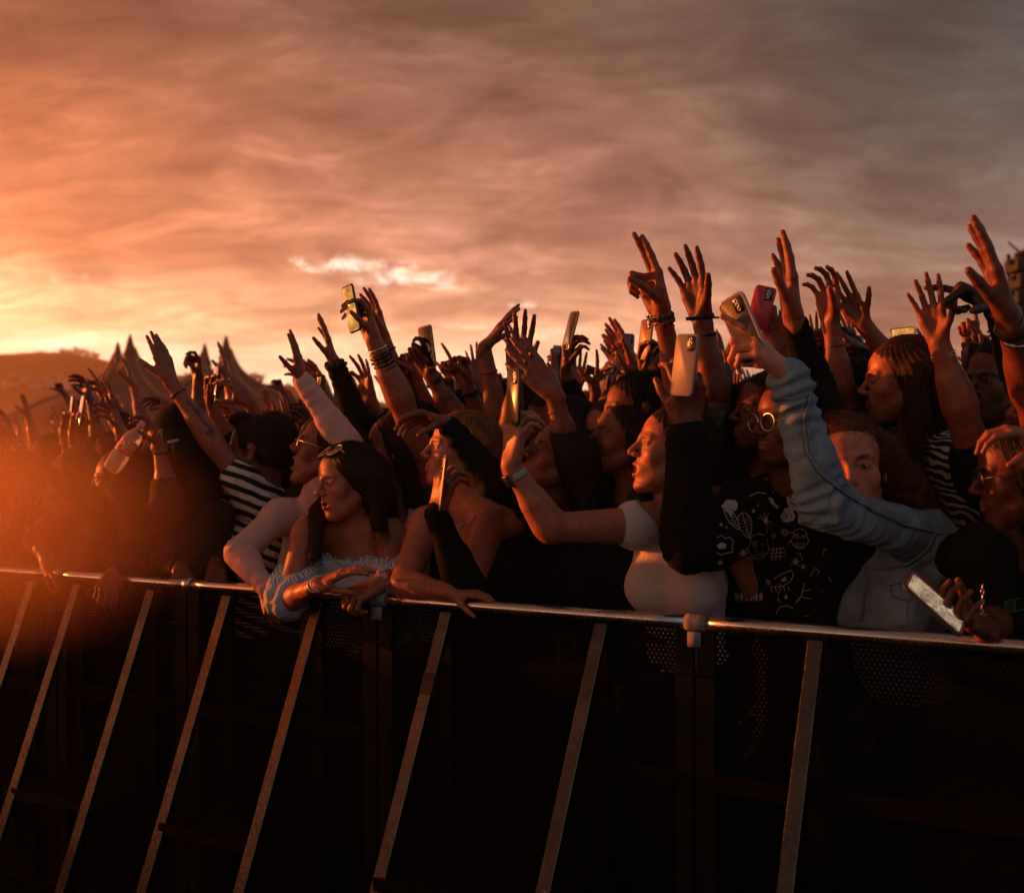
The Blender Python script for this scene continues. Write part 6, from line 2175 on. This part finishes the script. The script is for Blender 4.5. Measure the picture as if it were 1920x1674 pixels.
rs = np.random.RandomState(21)
LAB_FAR = 'blurred distant festival goer in the packed crowd between the front rows and the tents'
LAB_MID = 'half hidden person in dark clothes deep among the crowd behind the front rows'
LAB_UP = 'person with one arm up, half hidden in the tight crowd behind the front rows'
protos = []
HS = ('short', 'long', 'long', 'curly', 'tail', 'bun', 'short')
HM = ('hair_dark', 'hair_brown', 'hair_black', 'hair_black', 'hair_dark', 'hair_brown', 'hair_blond', 'hair_auburn')
TM = ('cloth_coal', 'cloth_red', 'cloth_grey', 'cloth_black', 'cloth_white', 'cloth_navy', 'cloth_brown', 'cloth_black')
for i in range(16):
    b = V3(0, 30 + 1.2 * i, 0)
    H = b + UP * rs.uniform(1.58, 1.70)
    S = H - UP * .20 + .155 * V3(-1, 0, 0)
    arm = []
    if i >= 6:
        a, c_ = rs.uniform(-.16, .05), rs.uniform(-.05, .05)
        arm = [A(S=S, E=S + V3(a - .06, -.06, .25), W=S + V3(a * 1.6 - .10 + c_, -.10, .47), T=S + V3(a * 1.6 - .16 + 2 * c_, -.12, .66), palm=(-.8, -.6 + c_ * 9, 0), th=(-.3, -1, 0),
                 pose=('open', 'flat', 'claw', 'point', 'relax', 'tap', 'open', 'horns', 'fist', 'flat')[i - 6], r=rs.uniform(.92, 1.1))]
    X = person(LAB_FAR, (0, 0, 66 + rs.uniform(-14, 24), rs.uniform(-6, 12), rs.uniform(-6, 6), 1.0), H=H, Y0=b[1], arms=arm, sex='m' if i % 3 == 0 else 'f', skin=(LITE, MID, TAN)[i % 3], seed=200 + i,
               det=1 if i < 12 else 0, yaw=50, lean=0.0, mouth=(0, .012, 0, .008)[i % 4],
               hair=A(style=HS[i % 7], mat=HM[i % 8], n=160 if i < 12 else 0), top=A(mat=TM[(i * 3) % 8], sleeves=((.6, 1.8, .4)[i % 3], .6), wr=.004), group='people deep in the crowd')
    protos.append(X.o)
spots = []
for d, st, x0, x1 in ((.98, .50, -1.3, 2.2), (1.5, .44, -2.2, 2.4), (2.1, .44, -3.2, 2.6), (2.8, .48, -4.5, 3.0), (3.6, .6, -6, 3.4), (4.6, .72, -7.5, 3.8), (5.8, .85, -9, 4), (7.4, 1.0, -11, 3.6), (9.5, 1.2, -13, 3), (12, 1.5, -14, 2), (16, 1.9, -16, 1), (21, 2.4, -19, 0), (28, 3.2, -22, -2)):
    for u in np.arange(x0, x1, st):
        p = V3(0, 3.037, 0) + ALONG * (u + rs.uniform(-.16, .16)) - PIT * (d + rs.uniform(-.2, .2))
        spots.append((p, d))
for j in range(3):      # unseen rows added past the left edge, bent into the pit to block sun
    for u in np.arange(-10.5, -4.6, .58):
        spots.append((V3(0, 3.037, 0) + ALONG * (u + rs.uniform(-.12, .12)) - PIT * (.35 + .6 * j + rs.uniform(-.1, .1) - .055 * (u + 3.6) ** 2), 3.2))
used = set()
for p, d in spots:
    if d < 1.3:      # close behind the front rows: only people with their arms down
        i = rs.randint(6); sc = rs.uniform(.95, .99)
    else:
        i = rs.randint(16) if rs.rand() < .45 else rs.randint(6, 16); sc = rs.uniform(.95, 1.05)
    o = protos[i]
    c = o if i not in used else copy_tree(o)
    used.add(i)
    c.location = Vector(p); c.scale = (sc, sc, sc); c.rotation_euler = (0, 0, rs.uniform(-.5, .5))
    lab = 0 if d > 3.3 else (1 if i < 6 else 2)
    c['label'] = (LAB_FAR, LAB_MID, LAB_UP)[lab]
    c['group'] = ('people deep in the crowd', 'half hidden people behind the front rows', 'half hidden people with an arm up')[lab]
for i, o in enumerate(protos):
    if i not in used:
        o.location = (-6 - i, 14 + i, 0)

build_air()
